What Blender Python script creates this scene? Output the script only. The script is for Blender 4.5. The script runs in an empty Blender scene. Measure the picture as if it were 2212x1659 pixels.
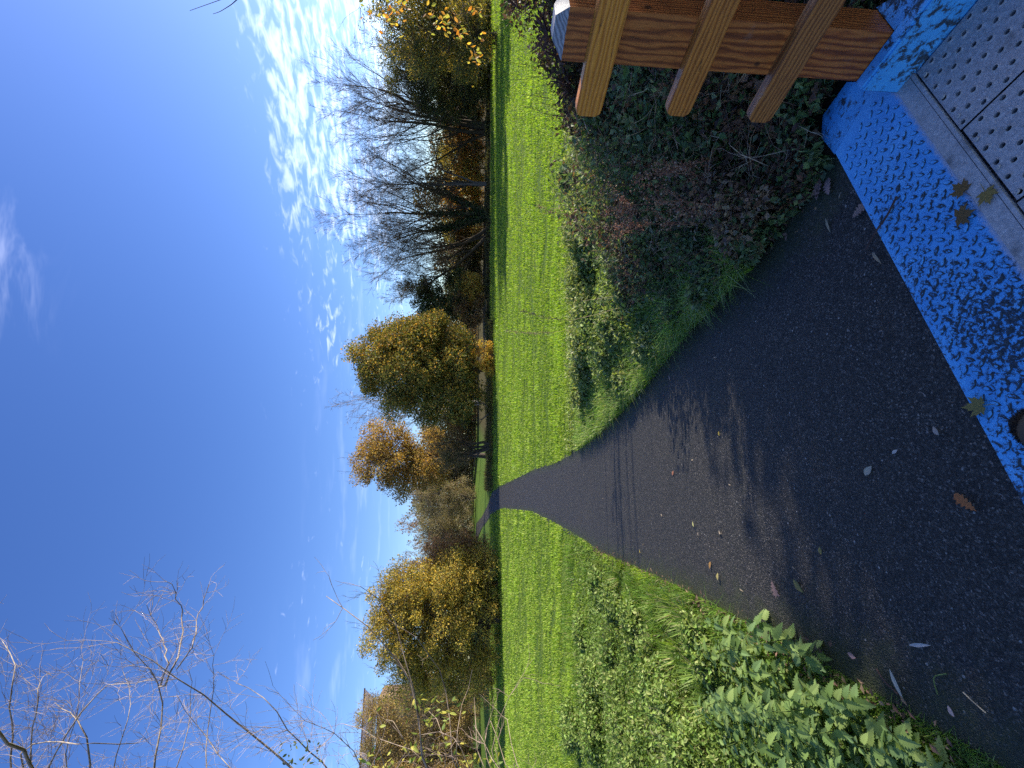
import bpy, math, random
import numpy as np
from mathutils import Vector, Matrix

# ------------------------------------------------------------------ camera, sky, sun, exposure
SC = bpy.context.scene
COL = SC.collection
PITCH = math.radians(5.2)
FPX = 932.6                     # focal length in units of a 2212 px wide frame
CAMH = 1.6
fw = Vector((0, math.cos(PITCH), -math.sin(PITCH)))
up = Vector((0, math.sin(PITCH), math.cos(PITCH)))
rt = Vector((1, 0, 0))
cam = bpy.data.cameras.new('camera')
cam.sensor_fit = 'HORIZONTAL'
cam.sensor_width = 36.0
cam.lens = 36.0 * FPX / 2212.0
cam.clip_start = 0.05
cam.clip_end = 3000
camo = bpy.data.objects.new('camera', cam)
COL.objects.link(camo)
# the phone was held upright but its picture is stored on its side: world-up points to the picture's left
cx, cy, cz = -up, rt, -fw
camo.matrix_world = Matrix(((cx.x, cy.x, cz.x, 0), (cx.y, cy.y, cz.y, 0), (cx.z, cy.z, cz.z, CAMH), (0, 0, 0, 1)))
SC.camera = camo

SUN_AZ, SUN_EL = math.radians(81), math.radians(23)
SUNDIR = Vector((math.sin(SUN_AZ) * math.cos(SUN_EL), math.cos(SUN_AZ) * math.cos(SUN_EL), math.sin(SUN_EL)))
sun = bpy.data.lights.new('sun', 'SUN')
sun.energy = 5.0
sun.angle = math.radians(0.53)
sun.color = (1.0, 0.93, 0.80)
suno = bpy.data.objects.new('sun', sun)
suno.rotation_euler = SUNDIR.to_track_quat('Z', 'Y').to_euler()
suno.location = (60, 10, 40)
COL.objects.link(suno)

SC.view_settings.view_transform = 'Standard'
SC.view_settings.look = 'None'
SC.view_settings.exposure = 0.92
SC.view_settings.gamma = 1.0
SC.view_settings.use_curve_mapping = False
try:
    SC.cycles.use_denoising = False
    SC.cycles.use_adaptive_sampling = True
    SC.cycles.adaptive_threshold = 0.014
    SC.cycles.max_bounces = 5
    SC.cycles.transparent_max_bounces = 8
except Exception:
    pass

W = bpy.data.worlds.new('World')
SC.world = W
W.use_nodes = True
SKY_STRENGTH = 0.14


def build_world():
    nt = W.node_tree
    nt.nodes.clear()
    N, Lk = nt.nodes.new, nt.links.new
    out = N('ShaderNodeOutputWorld')
    bg = N('ShaderNodeBackground')
    bg.inputs['Strength'].default_value = SKY_STRENGTH
    Lk(bg.outputs[0], out.inputs[0])
    sky = N('ShaderNodeTexSky')
    sky.sky_type = 'NISHITA'
    sky.sun_disc = False
    sky.sun_elevation = SUN_EL
    sky.sun_rotation = SUN_AZ
    sky.altitude = 50
    sky.air_density = 1.0
    sky.dust_density = 0.6
    sky.ozone_density = 3.0
    tc = N('ShaderNodeTexCoord')
    sep = N('ShaderNodeSeparateXYZ')
    Lk(tc.outputs['Generated'], sep.inputs[0])

    def M(op, a, b=None, c=None):
        n = N('ShaderNodeMath')
        n.operation = op
        for i, v in enumerate((a, b, c)):
            if v is None:
                continue
            if isinstance(v, (int, float)):
                n.inputs[i].default_value = v
            else:
                Lk(v, n.inputs[i])
        return n.outputs[0]

    def ramp(v, a, b, c=0.0, d=1.0):
        n = N('ShaderNodeMapRange')
        n.interpolation_type = 'SMOOTHSTEP'
        Lk(v, n.inputs[0])
        for i, q in enumerate((a, b, c, d)):
            n.inputs[1 + i].default_value = q
        return n.outputs[0]
    zc = M('MAXIMUM', sep.outputs[2], 0.03)
    px = M('DIVIDE', sep.outputs[0], zc)
    py = M('DIVIDE', sep.outputs[1], zc)
    comb = N('ShaderNodeCombineXYZ')
    Lk(px, comb.inputs[0])
    Lk(py, comb.inputs[1])
    # broken altocumulus sheet low in the sky, thickest towards the sun
    n1 = N('ShaderNodeTexNoise')
    n1.inputs['Scale'].default_value = 8.5
    n1.inputs['Detail'].default_value = 4
    n1.inputs['Roughness'].default_value = 0.55
    n1.inputs['Distortion'].default_value = 0.5
    Lk(comb.outputs[0], n1.inputs['Vector'])
    n2 = N('ShaderNodeTexNoise')
    n2.inputs['Scale'].default_value = 0.9
    n2.inputs['Detail'].default_value = 1
    Lk(comb.outputs[0], n2.inputs['Vector'])
    r2 = M('SQRT', M('ADD', M('MULTIPLY', px, px), M('MULTIPLY', py, py)))
    near = ramp(r2, 1.9, 2.9)
    far = ramp(r2, 5.5, 9.0, 1.0, 0.35)
    side = M('ARCTAN2', px, py)
    lat = ramp(side, -0.35, 0.75)
    cover = M('MULTIPLY', M('MULTIPLY', near, far), M('ADD', M('MULTIPLY', lat, 0.30), 0.0))
    dens = M('ADD', M('ADD', n1.outputs[0], M('MULTIPLY', M('SUBTRACT', n2.outputs[0], 0.5), 0.45)), cover)
    alt = M('MULTIPLY', ramp(dens, 0.66, 0.95), near)
    # thin high wisps overhead
    mp = N('ShaderNodeMapping')
    mp.inputs['Rotation'].default_value = (0, 0, 0.6)
    mp.inputs['Scale'].default_value = (2.2, 6.0, 1)
    Lk(comb.outputs[0], mp.inputs[0])
    n3 = N('ShaderNodeTexNoise')
    n3.inputs['Scale'].default_value = 1.6
    n3.inputs['Detail'].default_value = 4
    n3.inputs['Roughness'].default_value = 0.62
    n3.inputs['Distortion'].default_value = 0.8
    Lk(mp.outputs[0], n3.inputs['Vector'])
    d = M('SQRT', M('ADD', M('POWER', M('SUBTRACT', px, 0.26), 2.0), M('POWER', M('SUBTRACT', py, 0.86), 2.0)))
    blob = ramp(d, 0.02, 0.36, 1.0, 0.0)
    wis = M('MULTIPLY', ramp(M('ADD', n3.outputs[0], M('MULTIPLY', blob, 0.16)), 0.52, 0.86), blob)
    # streaky cirrus low on the left
    mp2 = N('ShaderNodeMapping')
    mp2.inputs['Scale'].default_value = (1.3, 2.6, 1)
    mp2.inputs['Rotation'].default_value = (0, 0, 0.15)
    Lk(comb.outputs[0], mp2.inputs[0])
    n4 = N('ShaderNodeTexNoise')
    n4.inputs['Scale'].default_value = 1.3
    n4.inputs['Detail'].default_value = 3
    n4.inputs['Roughness'].default_value = 0.6
    Lk(mp2.outputs[0], n4.inputs['Vector'])
    cir = M('MULTIPLY', M('MULTIPLY', ramp(n4.outputs[0], 0.5, 0.8), M('MULTIPLY', ramp(r2, 2.4, 3.6), ramp(r2, 4.5, 7.0, 1.0, 0.25))), 0.24)
    tot = M('MINIMUM', M('ADD', M('ADD', alt, M('MULTIPLY', wis, 0.75)), cir), 1.0)
    hsv = N('ShaderNodeHueSaturation')
    hsv.inputs['Hue'].default_value = 0.518
    hsv.inputs['Saturation'].default_value = 1.22
    hsv.inputs['Value'].default_value = .99
    Lk(sky.outputs[0], hsv.inputs['Color'])
    sc = N('ShaderNodeMix')
    sc.data_type = 'RGBA'
    sc.blend_type = 'ADD'
    sc.inputs[0].default_value = 1.0
    Lk(hsv.outputs[0], sc.inputs[6])
    sc.inputs[7].default_value = (2.4, 2.35, 2.4, 1)
    mix = N('ShaderNodeMix')
    mix.data_type = 'RGBA'
    Lk(tot, mix.inputs[0])
    Lk(hsv.outputs[0], mix.inputs[6])
    Lk(sc.outputs[2], mix.inputs[7])
    Lk(mix.outputs[2], bg.inputs[0])


build_world()

# ------------------------------------------------------------------ pixel -> place helpers (2212 x 1659 reading of the photograph)
F_ = np.array(fw); U_ = np.array(up); R_ = np.array(rt); C_ = np.array((0, 0, CAMH))


def ray(X, Y):
    return F_ + R_ * (829.5 - Y) / FPX - U_ * (X - 1106) / FPX


def at(X, Y, y):
    d = ray(X, Y)
    return C_ + d * (y / d[1])


def on_z(X, Y, z):
    d = ray(X, Y)
    return C_ + d * ((z - CAMH) / d[2])


def sstep(x, a, b):
    t = np.clip((np.asarray(x, float) - a) / (b - a), 0, 1)
    return t * t * (3 - 2 * t)


TY = [-60, -5, 1.5, 2.5, 4, 6, 9, 13, 20, 33, 50, 62, 100, 700]
TZ = [-.02, -.02, -.03, -.08, -.25, -.45, -.7, -.87, -.95, -.9, -.25, .4, 1.5, 3.0]


def terrain(x, y):
    z = np.interp(y, TY, TZ)
    return z + 0.8 * sstep(-np.asarray(x), 9, 22) * sstep(y, 40, 66)


def ground_at(X, Y, off=0.0):
    d = ray(X, Y)
    t = np.exp(np.linspace(math.log(0.4), math.log(160), 6000))
    q = C_[None] + t[:, None] * d[None]
    below = q[:, 2] < terrain(q[:, 0], q[:, 1]) + off
    i = int(np.argmax(below)) if below.any() else len(t) - 1
    return q[i]


# ------------------------------------------------------------------ mesh helpers
def new_mesh(name, V, faces, mat=None, col=None, smooth=False):
    """V (n,3); faces: list of int arrays (m,k)."""
    me = bpy.data.meshes.new(name)
    V = np.asarray(V, np.float32)
    faces = [np.asarray(f, np.int32) for f in faces if len(f)]
    me.vertices.add(len(V))
    me.vertices.foreach_set('co', V.ravel())
    nl = sum(f.size for f in faces)
    npoly = sum(len(f) for f in faces)
    me.loops.add(nl)
    me.loops.foreach_set('vertex_index', np.concatenate([f.ravel() for f in faces]))
    me.polygons.add(npoly)
    tot = np.concatenate([np.full(len(f), f.shape[1], np.int32) for f in faces])
    st = np.concatenate([[0], np.cumsum(tot)[:-1]]).astype(np.int32)
    me.polygons.foreach_set('loop_start', st)
    me.polygons.foreach_set('use_smooth', np.full(npoly, bool(smooth)))
    if col is not None:
        a = me.color_attributes.new('Col', 'FLOAT_COLOR', 'POINT')
        c = np.ones((len(V), 4), np.float32)
        c[:, :3] = col
        a.data.foreach_set('color', c.ravel())
    me.update(calc_edges=True)
    if mat is not None:
        me.materials.append(mat)
    return me


def link(name, me, parent=None, loc=None):
    o = bpy.data.objects.new(name, me)
    COL.objects.link(o)
    if parent is not None:
        o.parent = parent
    if loc is not None:
        o.location = loc
    return o


def empty(name, loc, rz=0.0):
    o = bpy.data.objects.new(name, None)
    o.empty_display_size = 0.2
    o.location = loc
    o.rotation_euler = (0, 0, rz)
    COL.objects.link(o)
    return o


def tag(o, label=None, cat=None, group=None, kind=None):
    if label:
        o['label'] = label
    if cat:
        o['category'] = cat
    if group:
        o['group'] = group
    if kind:
        o['kind'] = kind
    return o


class MB:
    def __init__(self):
        self.V, self.F, self.C, self.n = [], [], [], 0

    def add(self, V, faces, col=None):
        V = np.asarray(V, float)
        self.V.append(V)
        for f in faces:
            self.F.append(np.asarray(f, int) + self.n)
        c = np.empty((len(V), 3))
        c[:] = (0.5, 0.5, 0.5) if col is None else col
        self.C.append(c)
        self.n += len(V)
        return self

    def box(self, c, h, R=None):
        s = np.array([[x, y, z] for x in (-1, 1) for y in (-1, 1) for z in (-1, 1)], float) * np.array(h)
        if R is not None:
            s = s @ np.asarray(R).T
        return self.add(s + np.array(c), [[(0, 1, 3, 2), (4, 6, 7, 5), (0, 4, 5, 1), (2, 3, 7, 6), (0, 2, 6, 4), (1, 5, 7, 3)]])

    def build(self, name, mat, parent=None, smooth=False, loc=None):
        V = np.concatenate(self.V)
        if loc is not None:
            V = V - np.asarray(loc)
        by = {}
        for f in self.F:
            by.setdefault(f.shape[1], []).append(f)
        me = new_mesh(name, V, [np.concatenate(v) for v in by.values()], mat, np.concatenate(self.C), smooth)
        return link(name, me, parent, loc)


def unit(v):
    v = np.asarray(v, float)
    return v / np.maximum(np.linalg.norm(v, axis=-1, keepdims=True), 1e-9)


def tubes(mb, P, R, sides=5, col=(.5, .5, .5)):
    """P (n,m,3) polylines, R (n,m) radii"""
    P = np.asarray(P, float); R = np.asarray(R, float)
    n, m, _ = P.shape
    T = np.empty_like(P)
    T[:, 1:-1] = P[:, 2:] - P[:, :-2]
    T[:, 0] = P[:, 1] - P[:, 0]
    T[:, -1] = P[:, -1] - P[:, -2]
    T = unit(T)
    main = unit(P[:, -1] - P[:, 0])
    ref = np.where(np.abs(main[:, 2:3]) > 0.8, np.array([[1., 0.13, 0]]), np.array([[0.1, 0.05, 1.]]))
    A = unit(np.cross(T, ref[:, None, :]))
    B = np.cross(T, A)
    ang = np.linspace(0, 2 * math.pi, sides, endpoint=False)
    V = P[:, :, None, :] + R[:, :, None, None] * (np.cos(ang)[None, None, :, None] * A[:, :, None, :] + np.sin(ang)[None, None, :, None] * B[:, :, None, :])
    V = V.reshape(-1, 3)
    i, j, k = np.meshgrid(np.arange(n), np.arange(m - 1), np.arange(sides), indexing='ij')
    k2 = (k + 1) % sides
    a = (i * m + j) * sides
    b = (i * m + j + 1) * sides
    Fq = np.stack([a + k, a + k2, b + k2, b + k], -1).reshape(-1, 4)
    c = np.asarray(col, float)
    if c.ndim == 2:
        c = np.repeat(c, m * sides, axis=0)
    mb.add(V, [Fq], c)


def rand_unit(rng, n):
    return unit(rng.normal(size=(n, 3)))


def leaves(mb, P, D, Nn, size, width, col, fold=0.25):
    """rhombic folded leaves: base P, direction D, face normal Nn"""
    P = np.asarray(P, float)
    n = len(P)
    if n == 0:
        return
    D = unit(D)
    S = unit(np.cross(D, Nn))
    Nn = np.cross(S, D)
    size = np.broadcast_to(np.asarray(size, float), (n,))[:, None]
    w = size * np.broadcast_to(np.asarray(width, float), (n,))[:, None]
    mid = P + D * size * 0.45
    V = np.stack([P, mid - S * w * .5 + Nn * w * fold, P + D * size, mid + S * w * .5 + Nn * w * fold], 1).reshape(-1, 3)
    b = np.arange(n)[:, None] * 4
    Ft = np.concatenate([b + np.array([[0, 2, 1]]), b + np.array([[0, 3, 2]])])
    c = np.asarray(col, float)
    if c.ndim == 2:
        c = np.repeat(c, 4, axis=0)
    mb.add(V, [Ft], c)


def blades(mb, P, lean, h, w, col, rng, curl=0.5):
    """grass blades: P base, lean (n,3) horizontal lean vector (relative to h), bent"""
    n = len(P)
    h = np.broadcast_to(np.asarray(h, float), (n,))[:, None]
    w = np.broadcast_to(np.asarray(w, float), (n,))[:, None]
    a = rng.uniform(0, 2 * math.pi, n)
    S = np.stack([np.cos(a), np.sin(a), np.zeros(n)], 1)
    Z = np.array([[0, 0, 1.]])
    mid = P + h * (0.58 * Z + lean * 0.28)
    tip = P + h * ((1.0 - curl * np.linalg.norm(lean, axis=1, keepdims=True)) * Z + lean)
    V = np.stack([P - S * w * .5, P + S * w * .5, mid - S * w * .4, mid + S * w * .4, tip], 1).reshape(-1, 3)
    b = np.arange(n)[:, None] * 5
    mb.add(V, [b + np.array([[0, 1, 3, 2]]), b + np.array([[2, 3, 4]])], np.repeat(col, 5, axis=0) if np.ndim(col) == 2 else col)


def pal(rng, n, cols, wts=None, jit=0.15):
    """per-leaf colours: a pick from a palette with a little variation"""
    cols = np.asarray(cols, float)
    i = rng.choice(len(cols), n, p=None if wts is None else np.asarray(wts) / np.sum(wts))
    return np.clip(cols[i] * rng.uniform(1 - jit, 1 + jit, (n, 1)) * rng.uniform(1 - jit * .4, 1 + jit * .4, (n, 3)), 0, 1)


def grow(rng, S, D, L, r, levels):
    """vectorised branching; returns list of (P,R) per level"""
    out = []
    S = np.atleast_2d(np.asarray(S, float)); D = unit(np.atleast_2d(np.asarray(D, float)))
    L = np.atleast_1d(np.asarray(L, float)); r = np.atleast_1d(np.asarray(r, float))
    for lv in levels:
        n, m = len(S), lv.get('m', 5)
        P = np.empty((n, m + 1, 3)); P[:, 0] = S
        d = D.copy()
        dirs = [d]
        for k in range(m):
            d = unit(d + rng.normal(size=(n, 3)) * lv.get('wander', .15) + np.array([0, 0, lv.get('up', .05)]))
            P[:, k + 1] = P[:, k] + d * (L / m)[:, None]
            dirs.append(d)
        dirs = np.stack(dirs, 1)
        t = np.linspace(0, 1, m + 1)
        Rr = r[:, None] * (1 - (1 - lv.get('taper', .35)) * t[None])
        out.append((P, Rr))
        c = lv.get('n', 0)
        if not c:
            break
        par = np.repeat(np.arange(n), c)
        tt = rng.uniform(lv.get('t0', .3), 1.0, n * c)
        tt[::c] = 1.0 if lv.get('tip', True) else tt[::c]
        f = tt * m
        i0 = np.minimum(f.astype(int), m - 1)
        fr = (f - i0)[:, None]
        S2 = P[par, i0] * (1 - fr) + P[par, i0 + 1] * fr
        pd = dirs[par, i0 + 1]
        ax = unit(np.cross(pd, rng.normal(size=(n * c, 3))))
        ang = np.radians(rng.normal(lv.get('ang', 40), lv.get('angsd', 10), n * c))
        if lv.get('tip', True):
            ang[::c] *= .35
        D2 = pd * np.cos(ang)[:, None] + ax * np.sin(ang)[:, None]
        L2 = L[par] * lv.get('lf', .6) * rng.uniform(.65, 1.15, n * c) * (1.15 - .45 * tt)
        r2 = (r[par] * (1 - (1 - lv.get('taper', .35)) * tt)) * lv.get('rf', .6)
        r2 = np.maximum(r2, lv.get('rmin', .006))
        S, D, L, r = S2, D2, L2, r2
    return out


def tubes_levels(mb, lv, cols, sides=(8, 6, 4, 3, 3)):
    for k, (P, Rr) in enumerate(lv):
        tubes(mb, P, Rr, sides[min(k, len(sides) - 1)], cols[min(k, len(cols) - 1)])


# ------------------------------------------------------------------ materials
def mat_new(name):
    m = bpy.data.materials.new(name)
    m.use_nodes = True
    nt = m.node_tree
    nt.nodes.clear()
    out = nt.nodes.new('ShaderNodeOutputMaterial')
    return m, nt, nt.nodes.new, nt.links.new, out


def mat_foliage(name, trans=0.35, rough=0.55, spec=0.3, tint=(1.15, 1.1, .6)):
    m, nt, N, Lk, out = mat_new(name)
    at_ = N('ShaderNodeAttribute'); at_.attribute_name = 'Col'
    p = N('ShaderNodeBsdfPrincipled')
    p.inputs['Roughness'].default_value = rough
    p.inputs['Specular IOR Level'].default_value = spec
    Lk(at_.outputs['Color'], p.inputs['Base Color'])
    t = N('ShaderNodeBsdfTranslucent')
    mul = N('ShaderNodeMix'); mul.data_type = 'RGBA'; mul.blend_type = 'MULTIPLY'; mul.inputs[0].default_value = 1
    Lk(at_.outputs['Color'], mul.inputs[6]); mul.inputs[7].default_value = (*tint, 1)
    Lk(mul.outputs[2], t.inputs[0])
    mx = N('ShaderNodeMixShader'); mx.inputs[0].default_value = trans
    Lk(p.outputs[0], mx.inputs[1]); Lk(t.outputs[0], mx.inputs[2]); Lk(mx.outputs[0], out.inputs[0])
    return m


def mat_bark(name, scale=14, amt=.5):
    m, nt, N, Lk, out = mat_new(name)
    at_ = N('ShaderNodeAttribute'); at_.attribute_name = 'Col'
    p = N('ShaderNodeBsdfPrincipled'); p.inputs['Roughness'].default_value = .85
    p.inputs['Specular IOR Level'].default_value = .2
    n = N('ShaderNodeTexNoise'); n.inputs['Scale'].default_value = scale; n.inputs['Detail'].default_value = 5
    tc = N('ShaderNodeTexCoord'); Lk(tc.outputs['Object'], n.inputs['Vector'])
    mr = N('ShaderNodeMapRange'); Lk(n.outputs[0], mr.inputs[0])
    mr.inputs[1].default_value = .3; mr.inputs[2].default_value = .7
    mr.inputs[3].default_value = 1 - amt; mr.inputs[4].default_value = 1 + amt
    mul = N('ShaderNodeVectorMath'); mul.operation = 'SCALE'
    Lk(at_.outputs['Color'], mul.inputs[0]); Lk(mr.outputs[0], mul.inputs['Scale'])
    Lk(mul.outputs[0], p.inputs['Base Color'])
    b = N('ShaderNodeBump'); b.inputs['Strength'].default_value = .5; b.inputs['Distance'].default_value = .02
    Lk(n.outputs[0], b.inputs['Height']); Lk(b.outputs[0], p.inputs['Normal'])
    Lk(p.outputs[0], out.inputs[0])
    return m


def noise(N, Lk, vec, scale, detail=4, rough=.5, dist=0.0):
    n = N('ShaderNodeTexNoise')
    n.inputs['Scale'].default_value = scale; n.inputs['Detail'].default_value = detail
    n.inputs['Roughness'].default_value = rough; n.inputs['Distortion'].default_value = dist
    if vec is not None:
        Lk(vec, n.inputs['Vector'])
    return n.outputs[0]


def cramp(N, Lk, fac, stops):
    r = N('ShaderNodeValToRGB')
    Lk(fac, r.inputs[0])
    e = r.color_ramp.elements
    while len(e) < len(stops):
        e.new(0.5)
    for el, (pos, c) in zip(e, stops):
        el.position = pos
        el.color = (*c, 1)
    return r.outputs[0]


def mixc(N, Lk, fac, a, b, mode='MIX'):
    n = N('ShaderNodeMix'); n.data_type = 'RGBA'; n.blend_type = mode
    for i, v in ((0, fac), (6, a), (7, b)):
        if isinstance(v, (int, float)):
            n.inputs[i].default_value = v
        elif isinstance(v, tuple):
            n.inputs[i].default_value = (*v, 1)
        else:
            Lk(v, n.inputs[i])
    return n.outputs[2]


def mrange(N, Lk, v, a, b, c=0., d=1., smooth=True):
    n = N('ShaderNodeMapRange')
    if smooth:
        n.interpolation_type = 'SMOOTHSTEP'
    Lk(v, n.inputs[0])
    for i, q in enumerate((a, b, c, d)):
        n.inputs[1 + i].default_value = q
    return n.outputs[0]


def mathn(N, Lk, op, a, b=None):
    n = N('ShaderNodeMath'); n.operation = op
    for i, v in enumerate((a, b)):
        if v is None:
            continue
        if isinstance(v, (int, float)):
            n.inputs[i].default_value = v
        else:
            Lk(v, n.inputs[i])
    return n.outputs[0]


LEAF = mat_foliage('leaf', .42)
LEAF_THIN = mat_foliage('leaf_thin', .5)
GRASS = mat_foliage('grass_blade', .45, .5, .35, (1.1, 1.15, .5))
DRY = mat_foliage('dry_leaf', .2, .7, .2, (1.2, 1, .7))
BARK = mat_bark('bark')


def mat_ground():
    m, nt, N, Lk, out = mat_new('turf_soil')
    tc = N('ShaderNodeTexCoord')
    p = N('ShaderNodeBsdfPrincipled'); p.inputs['Roughness'].default_value = .9
    p.inputs['Specular IOR Level'].default_value = .15
    v = tc.outputs['Object']
    n1 = noise(N, Lk, v, .35, 5, .6)
    n2 = noise(N, Lk, v, 9, 6, .65)
    sep = N('ShaderNodeSeparateXYZ'); Lk(v, sep.inputs[0])
    g = cramp(N, Lk, n2, [(0.25, (.035, .065, .010)), (.5, (.075, .135, .018)), (.75, (.13, .20, .03))])
    g = mixc(N, Lk, mrange(N, Lk, n1, .4, .7), g, (.10, .15, .02))
    soil = cramp(N, Lk, n2, [(0.3, (.018, .014, .009)), (.7, (.05, .038, .022))])
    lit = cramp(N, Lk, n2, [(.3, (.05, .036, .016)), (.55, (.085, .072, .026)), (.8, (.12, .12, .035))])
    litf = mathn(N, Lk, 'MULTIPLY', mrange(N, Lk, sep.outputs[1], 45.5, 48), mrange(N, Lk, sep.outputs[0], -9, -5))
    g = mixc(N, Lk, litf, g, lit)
    soilfac = mrange(N, Lk, sep.outputs[1], 3.2, 6.5, 1, 0)     # bare earth under the bank by the bridge, turf beyond
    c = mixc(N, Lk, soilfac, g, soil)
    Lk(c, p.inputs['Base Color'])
    b = N('ShaderNodeBump'); b.inputs['Strength'].default_value = .6; b.inputs['Distance'].default_value = .05
    Lk(n2, b.inputs['Height']); Lk(b.outputs[0], p.inputs['Normal'])
    Lk(p.outputs[0], out.inputs[0])
    return m


def mat_asphalt():
    m, nt, N, Lk, out = mat_new('asphalt')
    tc = N('ShaderNodeTexCoord')
    v = tc.outputs['Object']
    p = N('ShaderNodeBsdfPrincipled')
    p.inputs['Specular IOR Level'].default_value = .45
    vo = N('ShaderNodeTexVoronoi'); vo.inputs['Scale'].default_value = 170; Lk(v, vo.inputs['Vector'])
    vo2 = N('ShaderNodeTexVoronoi'); vo2.inputs['Scale'].default_value = 60; Lk(v, vo2.inputs['Vector'])
    n1 = noise(N, Lk, v, 60, 4, .7)
    n2 = noise(N, Lk, v, 1.3, 5, .6)
    base = cramp(N, Lk, vo.outputs['Color'], [(0.15, (.005, .0045, .0038)), (.55, (.019, .0175, .015)), (.8, (.056, .050, .044)), (.97, (.20, .175, .15))])
    base = mixc(N, Lk, mrange(N, Lk, n2, .45, .75), base, mixc(N, Lk, 1.0, base, (1.25, 1.2, 1.12), 'MULTIPLY'))
    sepc = N('ShaderNodeSeparateColor'); Lk(vo2.outputs['Color'], sepc.inputs[0])
    speck = mathn(N, Lk, 'MULTIPLY', mrange(N, Lk, sepc.outputs[1], .983, .99), mrange(N, Lk, vo2.outputs['Distance'], .22, .34, 1, 0))
    base = mixc(N, Lk, speck, base, (.30, .28, .25))
    # moss creeping in from the verges (vertex colour: 1 in the path's middle, 0 at its edges)
    at_ = N('ShaderNodeAttribute'); at_.attribute_name = 'Col'
    sp = N('ShaderNodeSeparateColor'); Lk(at_.outputs['Color'], sp.inputs[0])
    mo = mathn(N, Lk, 'ADD', sp.outputs[0], mathn(N, Lk, 'MULTIPLY', mathn(N, Lk, 'SUBTRACT', noise(N, Lk, v, 7, 6, .7), .5), 1.1))
    mossf = mathn(N, Lk, 'MULTIPLY', mrange(N, Lk, mo, .05, .6, 1, 0), .75)
    moss = cramp(N, Lk, n1, [(.3, (.012, .018, .005)), (.7, (.05, .06, .012))])
    base = mixc(N, Lk, mossf, base, moss)
    Lk(base, p.inputs['Base Color'])
    Lk(mrange(N, Lk, n1, .3, .7, .5, .8), p.inputs['Roughness'])
    b = N('ShaderNodeBump'); b.inputs['Strength'].default_value = 1.0; b.inputs['Distance'].default_value = .005
    hh = mathn(N, Lk, 'ADD', mathn(N, Lk, 'MULTIPLY', vo.outputs['Distance'], -1.0), mathn(N, Lk, 'MULTIPLY', n1, .6))
    Lk(hh, b.inputs['Height']); Lk(b.outputs[0], p.inputs['Normal'])
    Lk(p.outputs[0], out.inputs[0])
    return m

# ------------------------------------------------------------------ the ground and the path
def path_edges():
    Lp = [(1028, 1175), (1040, 1142), (1061, 1110), (1085, 1098), (1150, 1105), (1200, 1130), (1300, 1195), (1400, 1240), (1500, 1290), (1600, 1345), (1700, 1400), (1850, 1485), (1950, 1545), (2150, 1659)]
    Rp = [(1028, 1132), (1040, 1118), (1063, 1064), (1085, 1047), (1150, 1015), (1200, 1000), (1300, 935), (1400, 830), (1500, 710), (1600, 610), (1700, 520), (1800, 380), (1850, 300)]
    L = np.array([ground_at(*q)[:2] for q in Lp])
    R = np.array([ground_at(*q)[:2] for q in Rp])
    L = np.vstack([L[:-1], [-1.2, 1.2], [-1.1, -0.5]])[::-1]
    R = np.vstack([R[:-1], [1.15, 1.5], [1.6, -.5]])[::-1]
    ys = np.concatenate([np.arange(-0.5, 3, .25), np.arange(3, 8, .4), np.arange(8, 20, .8), np.arange(20, 62.5, 1.5)])
    xl = np.interp(ys, L[:, 1], L[:, 0])
    xr = np.interp(ys, R[:, 1], R[:, 0])
    k = np.array([1, 2, 3, 2, 1.]) / 9
    far = np.where(ys > 30)[0]
    return ys, xl, xr


PY, PXL, PXR = path_edges()


def edge_x(y):
    return np.interp(y, PY, PXL), np.interp(y, PY, PXR)


def build_ground():
    ys = np.unique(np.concatenate([[-60, -30, -12, -5, -2], PY, np.arange(64, 110, 3), [125, 160, 220, 330, 500, 700]]))
    xs = np.unique(np.concatenate([[-500, -250, -140, -90], np.arange(-70, -12, 4), np.arange(-12, 12.1, .75), np.arange(14, 70, 4), [90, 140, 250, 500]]))
    Xg, Yg = np.meshgrid(xs, ys, indexing='ij')
    Z = terrain(Xg, Yg)
    V = np.stack([Xg, Yg, Z], -1).reshape(-1, 3)
    nx, ny = len(xs), len(ys)
    i, j = np.meshgrid(np.arange(nx - 1), np.arange(ny - 1), indexing='ij')
    q = np.stack([i * ny + j, (i + 1) * ny + j, (i + 1) * ny + j + 1, i * ny + j + 1], -1).reshape(-1, 4)
    o = link('ground', new_mesh('ground', V, [q], mat_ground(), None, True))
    tag(o, kind='structure')
    # path
    us = np.array([0, .06, .2, .5, .8, .94, 1])
    E = np.array([0, .25, .7, 1, .7, .25, 0])
    rng = np.random.default_rng(3)
    V, Cc = [], []
    for k, y in enumerate(PY):
        wob = rng.normal(0, .02, 2)
        a, b = PXL[k] + wob[0] - .05, PXR[k] + wob[1] + .05
        for u, e in zip(us, E):
            x = a + (b - a) * u
            V.append((x, y, float(terrain(x, y)) + .012 + .012 * math.sin(u * math.pi)))
            Cc.append((e, e, e))
    m = len(us)
    q = [(k * m + j, k * m + j + 1, (k + 1) * m + j + 1, (k + 1) * m + j) for k in range(len(PY) - 1) for j in range(m - 1)]
    o = link('path', new_mesh('path', V, [np.array(q)], mat_asphalt(), np.array(Cc), True))
    tag(o, kind='structure')


build_ground()


def path_z(x, y):
    return float(terrain(x, y)) + .022


# ------------------------------------------------------------------ footbridge
BO = np.array([1.10, 1.49]); BRZ = math.atan2(.438, .899)
BA = np.array([-.438, .899]); BB = np.array([.899, .438])


def b2w(x, y, z):
    p = BO + BB * x + BA * y
    return np.array([p[0], p[1], z])


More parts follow.
